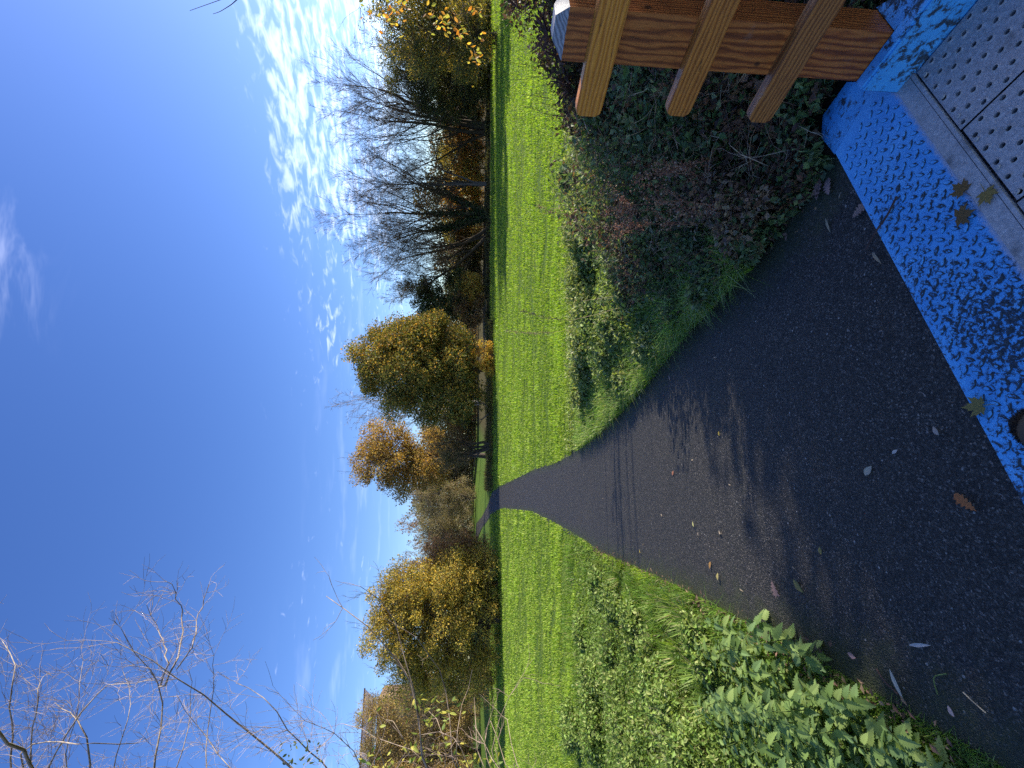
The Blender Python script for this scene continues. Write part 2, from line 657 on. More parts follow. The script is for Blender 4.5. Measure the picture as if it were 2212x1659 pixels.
def mat_blue(name, dirt=.5, wear=False):
    m, nt, N, Lk, out = mat_new(name)
    tc = N('ShaderNodeTexCoord'); v = tc.outputs['Object']
    p = N('ShaderNodeBsdfPrincipled')
    n1 = noise(N, Lk, v, 5, 5, .6)
    n2 = noise(N, Lk, v, 60 if wear else 30, 5, .7, .4)
    n3 = noise(N, Lk, v, 140, 4, .7)
    c = cramp(N, Lk, n1, [(.3, (.055, .32, .66)), (.55, (.085, .40, .75)), (.8, (.18, .50, .78))])
    c = mixc(N, Lk, mrange(N, Lk, n3, .55, .75, 0, .35), c, (.22, .42, .66))
    sepv = N('ShaderNodeSeparateXYZ'); Lk(v, sepv.inputs[0])
    lo = noise(N, Lk, v, 2.4, 3, .5)
    d = mathn(N, Lk, 'ADD', mathn(N, Lk, 'ADD', n2, mathn(N, Lk, 'MULTIPLY', lo, .45)), mathn(N, Lk, 'MULTIPLY', n3, .25))
    if wear:
        # grime packs in towards the middle of the walked width
        gx = mrange(N, Lk, sepv.outputs[0], -.05, -1.2, .0, .14)
        d = mathn(N, Lk, 'ADD', d, gx)
        at_ = N('ShaderNodeAttribute'); at_.attribute_name = 'Col'
        sc_ = N('ShaderNodeSeparateColor'); Lk(at_.outputs['Color'], sc_.inputs[0])
        d = mathn(N, Lk, 'ADD', d, mathn(N, Lk, 'MULTIPLY', sc_.outputs[0], .34))
    df = mrange(N, Lk, d, 1.0 - dirt * .2 + (.07 if wear else 0), 1.12 - dirt * .2 + (.07 if wear else 0), 0, .93)
    grime = cramp(N, Lk, n3, [(.3, (.012, .010, .008)), (.7, (.05, .040, .026))])
    c = mixc(N, Lk, df, c, grime)
    if wear:
        wy = mathn(N, Lk, 'ADD', sepv.outputs[1], mathn(N, Lk, 'MULTIPLY', mathn(N, Lk, 'SUBTRACT', n2, .5), .05))
        wf = mrange(N, Lk, wy, .004, .022, 1, 0)
        c = mixc(N, Lk, wf, c, (.42, .44, .50))
    Lk(c, p.inputs['Base Color'])
    Lk(mrange(N, Lk, df, 0, 1, .42, .9), p.inputs['Roughness'])
    b = N('ShaderNodeBump'); b.inputs['Strength'].default_value = .5; b.inputs['Distance'].default_value = .003
    Lk(mathn(N, Lk, 'ADD', n2, n3), b.inputs['Height']); Lk(b.outputs[0], p.inputs['Normal'])
    Lk(p.outputs[0], out.inputs[0])
    return m


def mat_steel():
    m, nt, N, Lk, out = mat_new('weathered_aluminium')
    tc = N('ShaderNodeTexCoord'); v = tc.outputs['Object']
    p = N('ShaderNodeBsdfPrincipled')
    n1 = noise(N, Lk, v, 6, 6, .65)
    n2 = noise(N, Lk, v, 90, 5, .7)
    c = cramp(N, Lk, n2, [(.25, (.26, .24, .22)), (.55, (.48, .44, .41)), (.8, (.72, .67, .63))])
    c = mixc(N, Lk, mrange(N, Lk, n1, .50, .70, 0, .7), c, (.07, .058, .042))
    Lk(c, p.inputs['Base Color'])
    p.inputs['Metallic'].default_value = .25
    Lk(mrange(N, Lk, n2, .3, .7, .45, .75), p.inputs['Roughness'])
    b = N('ShaderNodeBump'); b.inputs['Strength'].default_value = .4; b.inputs['Distance'].default_value = .002
    Lk(n2, b.inputs['Height']); Lk(b.outputs[0], p.inputs['Normal'])
    Lk(p.outputs[0], out.inputs[0])
    return m


def mat_plain(name, c, rough=.8):
    m, nt, N, Lk, out = mat_new(name)
    p = N('ShaderNodeBsdfPrincipled')
    tc = N('ShaderNodeTexCoord')
    n = noise(N, Lk, tc.outputs['Object'], 40, 4, .6)
    Lk(cramp(N, Lk, n, [(.3, tuple(x * .8 for x in c)), (.7, tuple(min(1, x * 1.2) for x in c))]), p.inputs['Base Color'])
    p.inputs['Roughness'].default_value = rough
    Lk(p.outputs[0], out.inputs[0])
    return m


def mat_timber(name, c0, c1, c2, seed, grey=0.0):
    """sawn softwood: distorted growth rings cut along the length (local z)"""
    m, nt, N, Lk, out = mat_new(name)
    tc = N('ShaderNodeTexCoord')
    mp = N('ShaderNodeMapping'); Lk(tc.outputs['Object'], mp.inputs[0])
    mp.inputs['Location'].default_value = (seed * .37, seed * .21, seed)
    mp.inputs['Scale'].default_value = (1, 1, .16)
    v = mp.outputs[0]
    w = N('ShaderNodeTexWave'); w.wave_type = 'RINGS'; w.rings_direction = 'Z'
    w.inputs['Scale'].default_value = 24
    w.inputs['Distortion'].default_value = 7.5
    w.inputs['Detail'].default_value = 3
    w.inputs['Detail Scale'].default_value = 1.1
    Lk(v, w.inputs['Vector'])
    fine = noise(N, Lk, v, 190, 4, .7)
    blot = noise(N, Lk, tc.outputs['Object'], 5, 4, .6)
    c = cramp(N, Lk, w.outputs[1], [(.0, c0), (.45, c1), (.9, c2)])
    c = mixc(N, Lk, mrange(N, Lk, fine, .35, .75, 0, .45), c, c0)
    c = mixc(N, Lk, mrange(N, Lk, blot, .55, .8, 0, .55), c, tuple(x * .35 for x in c0))
    crk = noise(N, Lk, v, 55, 3, .8)
    c = mixc(N, Lk, mrange(N, Lk, crk, .66, .72, 0, .7), c, tuple(x * .2 for x in c0))
    c = mixc(N, Lk, mrange(N, Lk, noise(N, Lk, tc.outputs['Object'], 9, 5, .7), .6, .8, 0, .4), c, (.20, .17, .14))
    # knots
    vo = N('ShaderNodeTexVoronoi'); vo.inputs['Scale'].default_value = 6.5
    mp2 = N('ShaderNodeMapping'); Lk(tc.outputs['Object'], mp2.inputs[0]); mp2.inputs['Location'].default_value = (seed, seed * 2, seed * 3)
    mp2.inputs['Scale'].default_value = (1, 1, .8)
    Lk(mp2.outputs[0], vo.inputs['Vector'])
    c = mixc(N, Lk, mrange(N, Lk, vo.outputs['Distance'], .06, .10, .85, 0), c, tuple(x * .25 for x in c0))
    if grey:
        c = mixc(N, Lk, grey, c, (.42, .40, .40))
    p = N('ShaderNodeBsdfPrincipled'); Lk(c, p.inputs['Base Color'])
    p.inputs['Roughness'].default_value = .5
    p.inputs['Specular IOR Level'].default_value = .4
    b = N('ShaderNodeBump'); b.inputs['Strength'].default_value = .25; b.inputs['Distance'].default_value = .003
    Lk(mathn(N, Lk, 'ADD', w.outputs[1], fine), b.inputs['Height']); Lk(b.outputs[0], p.inputs['Normal'])
    Lk(p.outputs[0], out.inputs[0])
    return m


def build_bridge():
    root = empty('footbridge', (BO[0], BO[1], 0), BRZ)
    tag(root, 'blue steel footbridge end with grey perforated deck and chequer plate', 'footbridge')
    steel = mat_steel()
    blue_t = mat_blue('blue_tread_paint', .62, True)
    blue_b = mat_blue('blue_beam_paint', .72)
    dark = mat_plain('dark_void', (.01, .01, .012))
    # tread plate with raised lozenges
    mb = MB()
    X0, X1a, X1b, Y1 = -2.6, .118, .062, .312
    T = np.array([(X0, .002, 0), (X1a, .062, 0), (X1b, Y1 - .02, -.003), (X0, Y1, -.003)])
    T = np.vstack([T[:1], [(0.0, .002, 0)], T[1:]])
    Bt = T - np.array([0, 0, .018])
    n = len(T)
    mb.add(np.vstack([T, Bt]), [[list(range(n))], [list(range(2 * n - 1, n - 1, -1))], [(i, i + n, (i + 1) % n + n, (i + 1) % n) for i in range(n)]], (0., 0., 0.))
    sp = .0365
    c45 = math.sqrt(.5)
    rng = np.random.default_rng(5)
    for i in range(-70, 70):
        for j in range(-70, 70):
            px_, py_ = (i * c45 - j * c45) * sp, (i * c45 + j * c45) * sp
            px_ -= 1.2; py_ += .16
            if not (-2.58 < px_ < .075 - .24 * (py_ - .05) and .018 < py_ < .288 - max(0, px_) * .45 and py_ > .03 + max(0, px_) * .6):
                continue
            th = math.radians(45 if (i + j) % 2 else 135)
            L, w, h = .0162, .0064, .0055
            prof = [(-1, 0), (-.5, .8), (0, 1), (.5, .8), (1, 0), (.5, -.8), (0, -1), (-.5, -.8)]
            V = [(L * a * math.cos(th) - w * b * math.sin(th) + px_, L * a * math.sin(th) + w * b * math.cos(th) + py_, .0002 - .0096 * max(0, py_) ) for a, b in prof]
            V = [(1.12 * (x - px_) + px_, 1.12 * (y - py_) + py_, z) for x, y, z in V]
            V += [(.66 * (x - px_) + px_, .60 * (y - py_) + py_, z + h) for x, y, z in V]
            k = 8
            mb.add(V, [[(q, (q + 1) % k, (q + 1) % k + k, q + k) for q in range(k)], [list(range(k, 2 * k))]], np.array([(1., 1., 1.)] * 8 + [(.1, .1, .1)] * 8))
    tp = mb.build('tread_plate', blue_t, root)
    tp['label'] = 'blue painted chequer plate caked with brown grime'
    # folded wing plate beside it
    mb = MB()
    Wt = np.array([(.064, .30, -.006), (.122, .064, -.004), (.16, .05, -.006), (.30, .13, -.02), (.315, .285, -.035), (.23, .335, -.035)])
    Wb = Wt - np.array([0, 0, .02])
    n = len(Wt)
    mb.add(np.vstack([Wt, Wb]), [[list(range(n - 1, -1, -1))], [list(range(n, 2 * n))], [(i, (i + 1) % n, (i + 1) % n + n, i + n) for i in range(n)]])
    mb.build('wing_plate', blue_b, root)
    # grey cover strip and the bar next to the deck
    MB().box((-1.32, -.026, -.002), (1.32, .026, .008)).build('cover_strip', steel, root)
    MB().box((-1.32, -.0605, .0), (1.32, .006, .007)).build('edge_bar', steel, root)
    # deck panels with real holes
    pw, gap, cell = .322, .007, .0322
    y0, y1 = -.072, -3.0
    ny = int((y0 - y1) / cell)
    mb = MB()
    ang = (np.arange(8) + .5) * math.pi / 4
    for i in range(10):
        for j in range(ny):
            x_, y_ = -pw + (i + .5) * cell, y0 - (j + .5) * cell
            hc = cell / 2
            q = np.array([(x_ - hc, y_ - hc, 0), (x_ + hc, y_ - hc, 0), (x_ + hc, y_ + hc, 0), (x_ - hc, y_ + hc, 0)])
            if (i + 2 * j) % 4 in (0, 1) and (i + j) % 2 == 0 or j > 40 or 0 < i < 9 and (i + j) % 2:
                hole = (i + j) % 2 == 0
            else:
                hole = True
            hole = ((i + j) % 2 == 0) and j < 42
            if not hole:
                mb.add(q, [[(0, 1, 2, 3)]])
                continue
            r = .0085
            ring = np.stack([x_ + r * np.cos(ang), y_ + r * np.sin(ang), np.zeros(8)], 1)
            rim = np.stack([x_ + 1.7 * r * np.cos(ang), y_ + 1.7 * r * np.sin(ang), np.zeros(8)], 1)
            ring[:, 2] = .0022
            low = ring * np.array([1, 1, 0]) - np.array([0, 0, .02])
            V = np.vstack([q, rim, ring, low])
            F4 = [(4 + k, 4 + (k + 1) % 8, 12 + (k + 1) % 8, 12 + k) for k in range(8)] + [(12 + k, 12 + (k + 1) % 8, 20 + (k + 1) % 8, 20 + k) for k in range(8)]
            # rim angles 22.5.. : corners 2 (++),3(-+),0(--),1(+-)
            F4 += [(2, 5, 4), (3, 7, 6), (0, 9, 8), (1, 11, 10)]
            F3 = [f for f in F4 if len(f) == 3]
            F4 = [f for f in F4 if len(f) == 4] + [(2, 3, 6, 5), (3, 0, 8, 7), (0, 1, 10, 9), (1, 2, 4, 11)]
            mb.add(V, [F4, F3])
    # panel skirts
    mb.box((-pw / 2, (y0 + y1) / 2, -.03), (pw / 2 - .0005, (y0 - y1) / 2 - .001, .006))
    p0 = mb.build('deck_panel', steel, root)
    p0.location = (-.006, 0, 0)
    for k in range(1, 8):
        o = p0.copy(); COL.objects.link(o)
        o.location = (-.006 - k * (pw + gap), 0, 0)
        if k % 2:
            o.location.y = -.004
    MB().box((-1.32, -1.52, -.06), (1.32, 1.44, .012)).build('under_deck_shade', dark, root)  # near-black sheet stands in for the darkness beneath the deck
    # screws along the front edge of the deck
    sm = None
    for k in range(16):
        x_ = -.045 - k * .118 - (.012 if k % 3 == 1 else 0)
        if sm is None:
            mb = MB()
            a8 = np.arange(8) * math.pi / 4
            for rr, zz in ((.0075, .0035),):
                V = np.vstack([np.stack([rr * np.cos(a8), rr * np.sin(a8), 0 * a8], 1), np.stack([rr * .75 * np.cos(a8), rr * .75 * np.sin(a8), zz + 0 * a8], 1), np.stack([rr * .35 * np.cos(a8), rr * .35 * np.sin(a8), zz + 0 * a8], 1), [[0, 0, zz - .002]]])
                mb.add(V, [[(i, (i + 1) % 8, (i + 1) % 8 + 8, i + 8) for i in range(8)] + [(i + 8, (i + 1) % 8 + 8, (i + 1) % 8 + 16, i + 16) for i in range(8)], [(i + 16, (i + 1) % 8 + 16, 24) for i in range(8)]])
            o = mb.build('screw', steel, root)
            sm = o.data
        else:
            o = link('screw', sm, root)
        o.location = (x_, -.088, .0022)
    # edge beam: C-channel
    mb = MB()
    L0, L1 = .0, -3.0
    yc, hy = (L0 + L1) / 2, (L0 - L1) / 2
    mb.box((.004, yc, .066), (.004, hy, .078))
    mb.box((.0285, yc, .1475), (.0205, hy, .0045))
    mb.box((.0285, yc, -.006), (.0205, hy, .0045))
    bm_ = mb.build('edge_beam', blue_b, root)
    bm_['label'] = 'blue kerb beam streaked with peeling dirt and rust'
    # bracket behind the post
    mb = MB()
    T = np.array([(.055, -.162, .143), (.215, -.162, .143), (.055, -.34, .143)])
    Bt = T - np.array([0, 0, .008])
    mb.add(np.vstack([T, Bt]), [[(0, 2, 1), (3, 4, 5)], [(0, 1, 4, 3), (1, 2, 5, 4), (2, 0, 3, 5)]])
    mb.build('bracket', blue_b, root)
    return root


def plank_mesh(name, L, w, t, mat, ch=.012, n=6):
    """timber along local z, length L (0..L), width w (x), thickness t (y); rounded far corners"""
    mb = MB()
    zs = [0, L * .5, L - ch * 2.2, L - ch * .9, L]
    ws = [1, 1, 1, .93, .62]
    sec = [(-.5, -.5 + .05), (-.5 + .02, -.5), (.5 - .02, -.5), (.5, -.5 + .05), (.5, .5 - .05), (.5 - .02, .5), (-.5 + .02, .5), (-.5, .5 - .05)]
    V = [(a * w * s, b * t, z) for z, s in zip(zs, ws) for a, b in sec]
    k = 8
    F = [(i * k + j, i * k + (j + 1) % k, (i + 1) * k + (j + 1) % k, (i + 1) * k + j) for i in range(len(zs) - 1) for j in range(k)]
    mb.add(V, [F, [list(range(k - 1, -1, -1)), [(len(zs) - 1) * k + j for j in range(k)]]])
    V = np.concatenate(mb.V)
    by = {}
    for f in mb.F:
        by.setdefault(f.shape[1], []).append(f)
    return new_mesh(name, V, [np.concatenate(v) for v in by.values()], mat)


def build_railing():
    root = empty('timber_railing', tuple(b2w(.13, -.08, 0)), BRZ)
    tag(root, 'orange brown timber railing with a thick post and three rails on the bridge edge', 'railing')
    post_m = mat_timber('post_timber', (.15, .034, .007), (.33, .085, .014), (.44, .135, .026), 1.3)
    r1 = mat_timber('rail_timber_pale', (.42, .13, .013), (.60, .21, .020), (.68, .26, .030), 4.1)
    r2 = mat_timber('rail_timber_brown', (.26, .075, .011), (.46, .145, .020), (.54, .19, .030), 7.7)
    r3 = mat_timber('rail_timber_dark', (.17, .055, .013), (.33, .11, .022), (.40, .15, .034), 11.2)
    capm = mat_timber('weathered_end_grain', (.16, .14, .13), (.26, .24, .23), (.36, .34, .33), 2.2)
    # post, local frame of the root: x = across, y = along the bridge
    hx, hy = .076, .079
    mb = MB()
    z0, z1 = -.25, 1.287
    ring = lambda sx, sy, z: [(-sx, -sy, z), (sx, -sy, z), (sx, sy, z), (-sx, sy, z)]
    V = ring(hx, hy, z0) + ring(hx, hy, .5) + ring(hx, hy, z1)
    F = [(i * 4 + j, i * 4 + (j + 1) % 4, (i + 1) * 4 + (j + 1) % 4, (i + 1) * 4 + j) for i in range(2) for j in range(4)] + [(3, 2, 1, 0)]
    mb.add(V, [F])
    po = mb.build('post', post_m, root)
    mb = MB()
    V = ring(hx, hy, z1) + ring(hx * .45, hy * .45, z1 + .036)
    mb.add(V, [[(j, (j + 1) % 4, (j + 1) % 4 + 4, j + 4) for j in range(4)] + [(4, 5, 6, 7)]])
    cp = mb.build('post_cap', capm, po)
    cp['label'] = 'bevelled grey weathered top of the post'
    Lr = 2.9
    for (za, zb, m, nm, yend) in ((1.107, 1.206, r1, 'pale orange top rail', .163), (.758, .852, r2, 'brown stained middle rail', .142), (.418, .512, r3, 'dark brown bottom rail', .148)):
        me = plank_mesh('rail', Lr, zb - za, .045, m)
        o = link('rail', me, root)
        # local z of the plank -> +y of root, local x -> root z
        o.rotation_euler = (math.radians(-90), math.radians(90), 0)
        M_ = Matrix(((0, -1, 0, -.13 + .0325), (0, 0, 1, yend - Lr + .08), (1, 0, 0, (za + zb) / 2), (0, 0, 0, 1)))
        o.matrix_local = M_
        o['label'] = nm
    return root


build_bridge()
build_railing()

# ------------------------------------------------------------------ trees and hedges
ORANGE = [(.46, .21, .035), (.38, .22, .045), (.30, .14, .03), (.22, .17, .045), (.13, .13, .04)]
GREENISH = [(.10, .12, .03), (.14, .15, .035), (.07, .09, .025)]
YELLOW = [(.55, .38, .06), (.45, .33, .06), (.34, .27, .06), (.20, .18, .05), (.10, .11, .035)]
BROWN = [(.20, .12, .06), (.14, .09, .05), (.26, .15, .06), (.12, .10, .05)]
OLIVE = [(.09, .10, .03), (.14, .13, .035), (.06, .075, .025), (.22, .17, .04)]
DARKG = [(.03, .05, .018), (.045, .07, .022), (.07, .09, .03)]
BARKC = (.075, .062, .048)
TWIGC = (.13, .095, .07)
GREYTW = (.21, .17, .135)


def crown_clusters(rng, ells, n, rad):
    """cluster centres spread through a union of ellipsoids (cx,cy,cz,rx,ry,rz)"""
    out = []
    vol = np.array([e[3] * e[4] * e[5] for e in ells])
    ids = rng.choice(len(ells), n * 3, p=vol / vol.sum())
    for k in ids:
        e = np.array(ells[k])
        d = rand_unit(rng, 1)[0]
        r = rng.uniform(.25, 1.0) ** .45
        c = e[:3] + d * r * e[3:] * .93
        if any(np.linalg.norm(c - q) < rad * .55 for q in out[-60:]):
            continue
        out.append(c)
        if len(out) >= n:
            break
    return np.array(out)


def leafy_tree(name, label, base, ells, ncl, crad, nleaf, lsize, cols, wts, seed, trunk_h=.3, trunk_r=.2, group=None, cat='tree',
               stems=1, barkc=BARKC, twigc=TWIGC, mat=None, lean=(0, 0), shell=.5, droop=0., width=.62, top_twigs=0, low=0.0, limbs=True, tr=.018, gain=1.3, hs=1.14):
    """cluster-built crown: a limb reaches every leaf clump; ells in metres relative to base"""
    rng = np.random.default_rng(seed)
    root = empty(name, tuple(base))
    tag(root, label, cat, group)
    if hs != 1:
        ells = [(e[0] * hs, e[1], e[2], e[3] * hs, e[4], e[5]) for e in ells]
        ncl = int(ncl * (hs * 1.1)); nleaf = int(nleaf * hs * 1.1)
    C = crown_clusters(rng, ells, ncl, crad)
    top = max(e[2] + e[5] for e in ells)
    mb = MB()
    mbt = MB()
    st = []
    for s in range(stems):
        a = rng.uniform(0, 6.28)
        off = np.array([math.cos(a), math.sin(a), 0]) * (.0 if stems == 1 else rng.uniform(.1, .35) * trunk_r * 4)
        ze = top * rng.uniform(.55, .75)
        t = np.linspace(0, 1, 8)[:, None]
        ex = np.mean([e[0] for e in ells]) + lean[0] + (0 if stems == 1 else rng.normal() * 1.0)
        ey = np.mean([e[1] for e in ells]) + lean[1]
        P = off + t * np.array([[ex * .7, ey * .7, ze]]) + np.cumsum(rng.normal(size=(8, 3)) * .05 * top / 8, 0) * np.array([[1, 1, 0]])
        P[0] = off - np.array([0, 0, .15])
        r = trunk_r * (1 - .8 * t[:, 0]) * (1.0 if stems == 1 else .75)
        r[0] *= 1.35
        tubes(mb, P[None], r[None], 8, barkc)
        st.append(P)
    if limbs and len(C):
        n = len(C)
        PL = []
        for c in C:
            P = st[rng.integers(len(st))]
            zz = max(trunk_h * top * .5, min(c[2] - .35 * np.hypot(c[0], c[1]) - .1 * top, top * .7))
            i = int(np.clip(np.searchsorted(P[:, 2], zz), 1, 7))
            f = np.clip((zz - P[i - 1, 2]) / max(1e-3, P[i, 2] - P[i - 1, 2]), 0, 1)
            s0 = P[i - 1] * (1 - f) + P[i] * f
            t = np.linspace(0, 1, 6)[:, None]
            ctrl = (s0 + c) / 2 + np.array([0, 0, .12 * top * rng.uniform(.2, 1)]) + rng.normal(size=3) * .25 * crad
            PL.append((1 - t) ** 2 * s0 + 2 * t * (1 - t) * ctrl + t ** 2 * c)
        PL = np.array(PL)
        rr = trunk_r * .22 * (1 - .82 * np.linspace(0, 1, 6))[None] * rng.uniform(.6, 1.2, (n, 1))
        tubes(mb, PL, rr, 4, twigc)
        # twigs inside each clump
        S = np.repeat(C, 7, axis=0)
        D = rand_unit(rng, len(S)); D[:, 2] = D[:, 2] * .6 + .25
        tw = grow(rng, S, D, np.full(len(S), crad * .95), np.full(len(S), .012), [dict(m=3, wander=.25, up=.05, taper=.4)])
        tubes_levels(mbt, tw, [twigc], (3,))
    if top_twigs:
        hi = C[np.argsort(-C[:, 2] + .0 * C[:, 0])][:max(6, len(C) // 3)]
        S = hi[rng.integers(len(hi), size=top_twigs)] + rng.normal(size=(top_twigs, 3)) * crad * .4
        D = np.stack([rng.normal(size=top_twigs) * .35, rng.normal(size=top_twigs) * .35, np.ones(top_twigs)], 1)
        tw = grow(rng, S, D, rng.uniform(.9, 2.0, top_twigs) * crad, np.full(top_twigs, tr), [dict(m=4, wander=.12, up=.05, n=5, ang=28, lf=.5, rf=.6, rmin=tr * .45), dict(m=3, wander=.15, taper=.5)])
        tubes_levels(mbt, tw, [twigc, twigc], (3, 3))
    mb.build('trunk', BARK, root, True)
    if mbt.n:
        mbt.build('twigs', BARK, root)['kind'] = 'stuff'
    # leaves
    per = max(1, nleaf // max(1, len(C)))
    ci = np.repeat(np.arange(len(C)), per)
    n = len(ci)
    rs = crad * rng.uniform(.7, 1.25, len(C))
    d = rand_unit(rng, n)
    rad = rng.uniform(0, 1, n) ** shell
    P = C[ci] + d * (rad * rs[ci])[:, None] * np.array([[1.1, 1.1, .8]])
    keep = P[:, 2] > low
    P, d = P[keep], d[keep]
    n = len(P)
    # each clump has its own leaning in colour
    tint = rng.uniform(.72, 1.2, (len(C), 1))[ci[keep]]
    col = np.clip(pal(rng, n, cols, wts, .22) * tint * gain, 0, .9)
    D = unit(rand_unit(rng, n) + d * .6 + np.array([0, 0, -droop]))
    mbl = MB()
    leaves(mbl, P, D, rand_unit(rng, n) + np.array([0, 0, .5]), lsize * rng.uniform(.6, 1.35, n), width, col, .2)
    mbl.build('crown', mat or LEAF, root)
    return root


def bare_tree(name, label, base, starts, levels, seed, cols=(BARKC, BARKC, TWIGC, TWIGC, TWIGC), sides=(8, 6, 4, 3, 3), leaf=None, ivy=None, group=None, cat='tree', split=2):
    """starts: list of (pos, dir, length, radius) relative to base"""
    rng = np.random.default_rng(seed)
    root = empty(name, tuple(base))
    tag(root, label, cat, group)
    S = np.array([s[0] for s in starts], float); D = np.array([s[1] for s in starts], float)
    lv = grow(rng, S, D, [s[2] for s in starts], [s[3] for s in starts], levels)
    mb = MB()
    for k in range(min(split, len(lv))):
        tubes(mb, lv[k][0], lv[k][1], sides[k], cols[k])
    mb.build('trunk', BARK, root, True)
    if len(lv) > split:
        mb = MB()
        for k in range(split, len(lv)):
            tubes(mb, lv[k][0], lv[k][1], sides[min(k, len(sides) - 1)], cols[min(k, len(cols) - 1)])
        mb.build('twigs', BARK, root)['kind'] = 'stuff'
    if leaf:
        n, size, c, w = leaf
        P = lv[-1][0][:, 1:].reshape(-1, 3)
        P = P[rng.integers(len(P), size=n)] + rng.normal(size=(n, 3)) * .12
        mb = MB()
        leaves(mb, P, rand_unit(rng, n) + np.array([0, 0, -.3]), rand_unit(rng, n), size * rng.uniform(.6, 1.3, n), .55, pal(rng, n, c, w, .2), .2)
        mb.build('crown', LEAF, root)
    if ivy:
        n, zmax, rad_, size = ivy
        P0 = lv[0][0]
        m = P0.shape[1]
        t = rng.uniform(0, 1, n) * (m - 1.001)
        br = rng.integers(len(P0), size=n)
        i = t.astype(int); f = (t - i)[:, None]
        P = P0[br, i] * (1 - f) + P0[br, i + 1] * f
        k = (P[:, 2] < zmax * rng.uniform(.75, 1.05, n)) & (P[:, 2] > .2)
        P = P[k]; n = len(P)
        d = rand_unit(rng, n)
        P = P + d * (rad_ * rng.uniform(.3, 1.1, n))[:, None]
        mb = MB()
        leaves(mb, P, rand_unit(rng, n) + np.array([0, 0, -.6]), d + .6 * rand_unit(rng, n), size * rng.uniform(.6, 1.3, n), .8, pal(rng, n, DARKG, None, .3), .15)
        mb.build('ivy', LEAF, root)
    return root


def gz(x, y, d=0.):
    return np.array([x, y, float(terrain(x, y)) - d])


def base_at(Y, y, d=0.05):
    """ground point at forward distance y seen in picture column Y"""
    x = (829.5 - Y) / FPX * (y * math.cos(PITCH) + 0)      # close enough: depth along the view axis
    return gz(x, y, d)


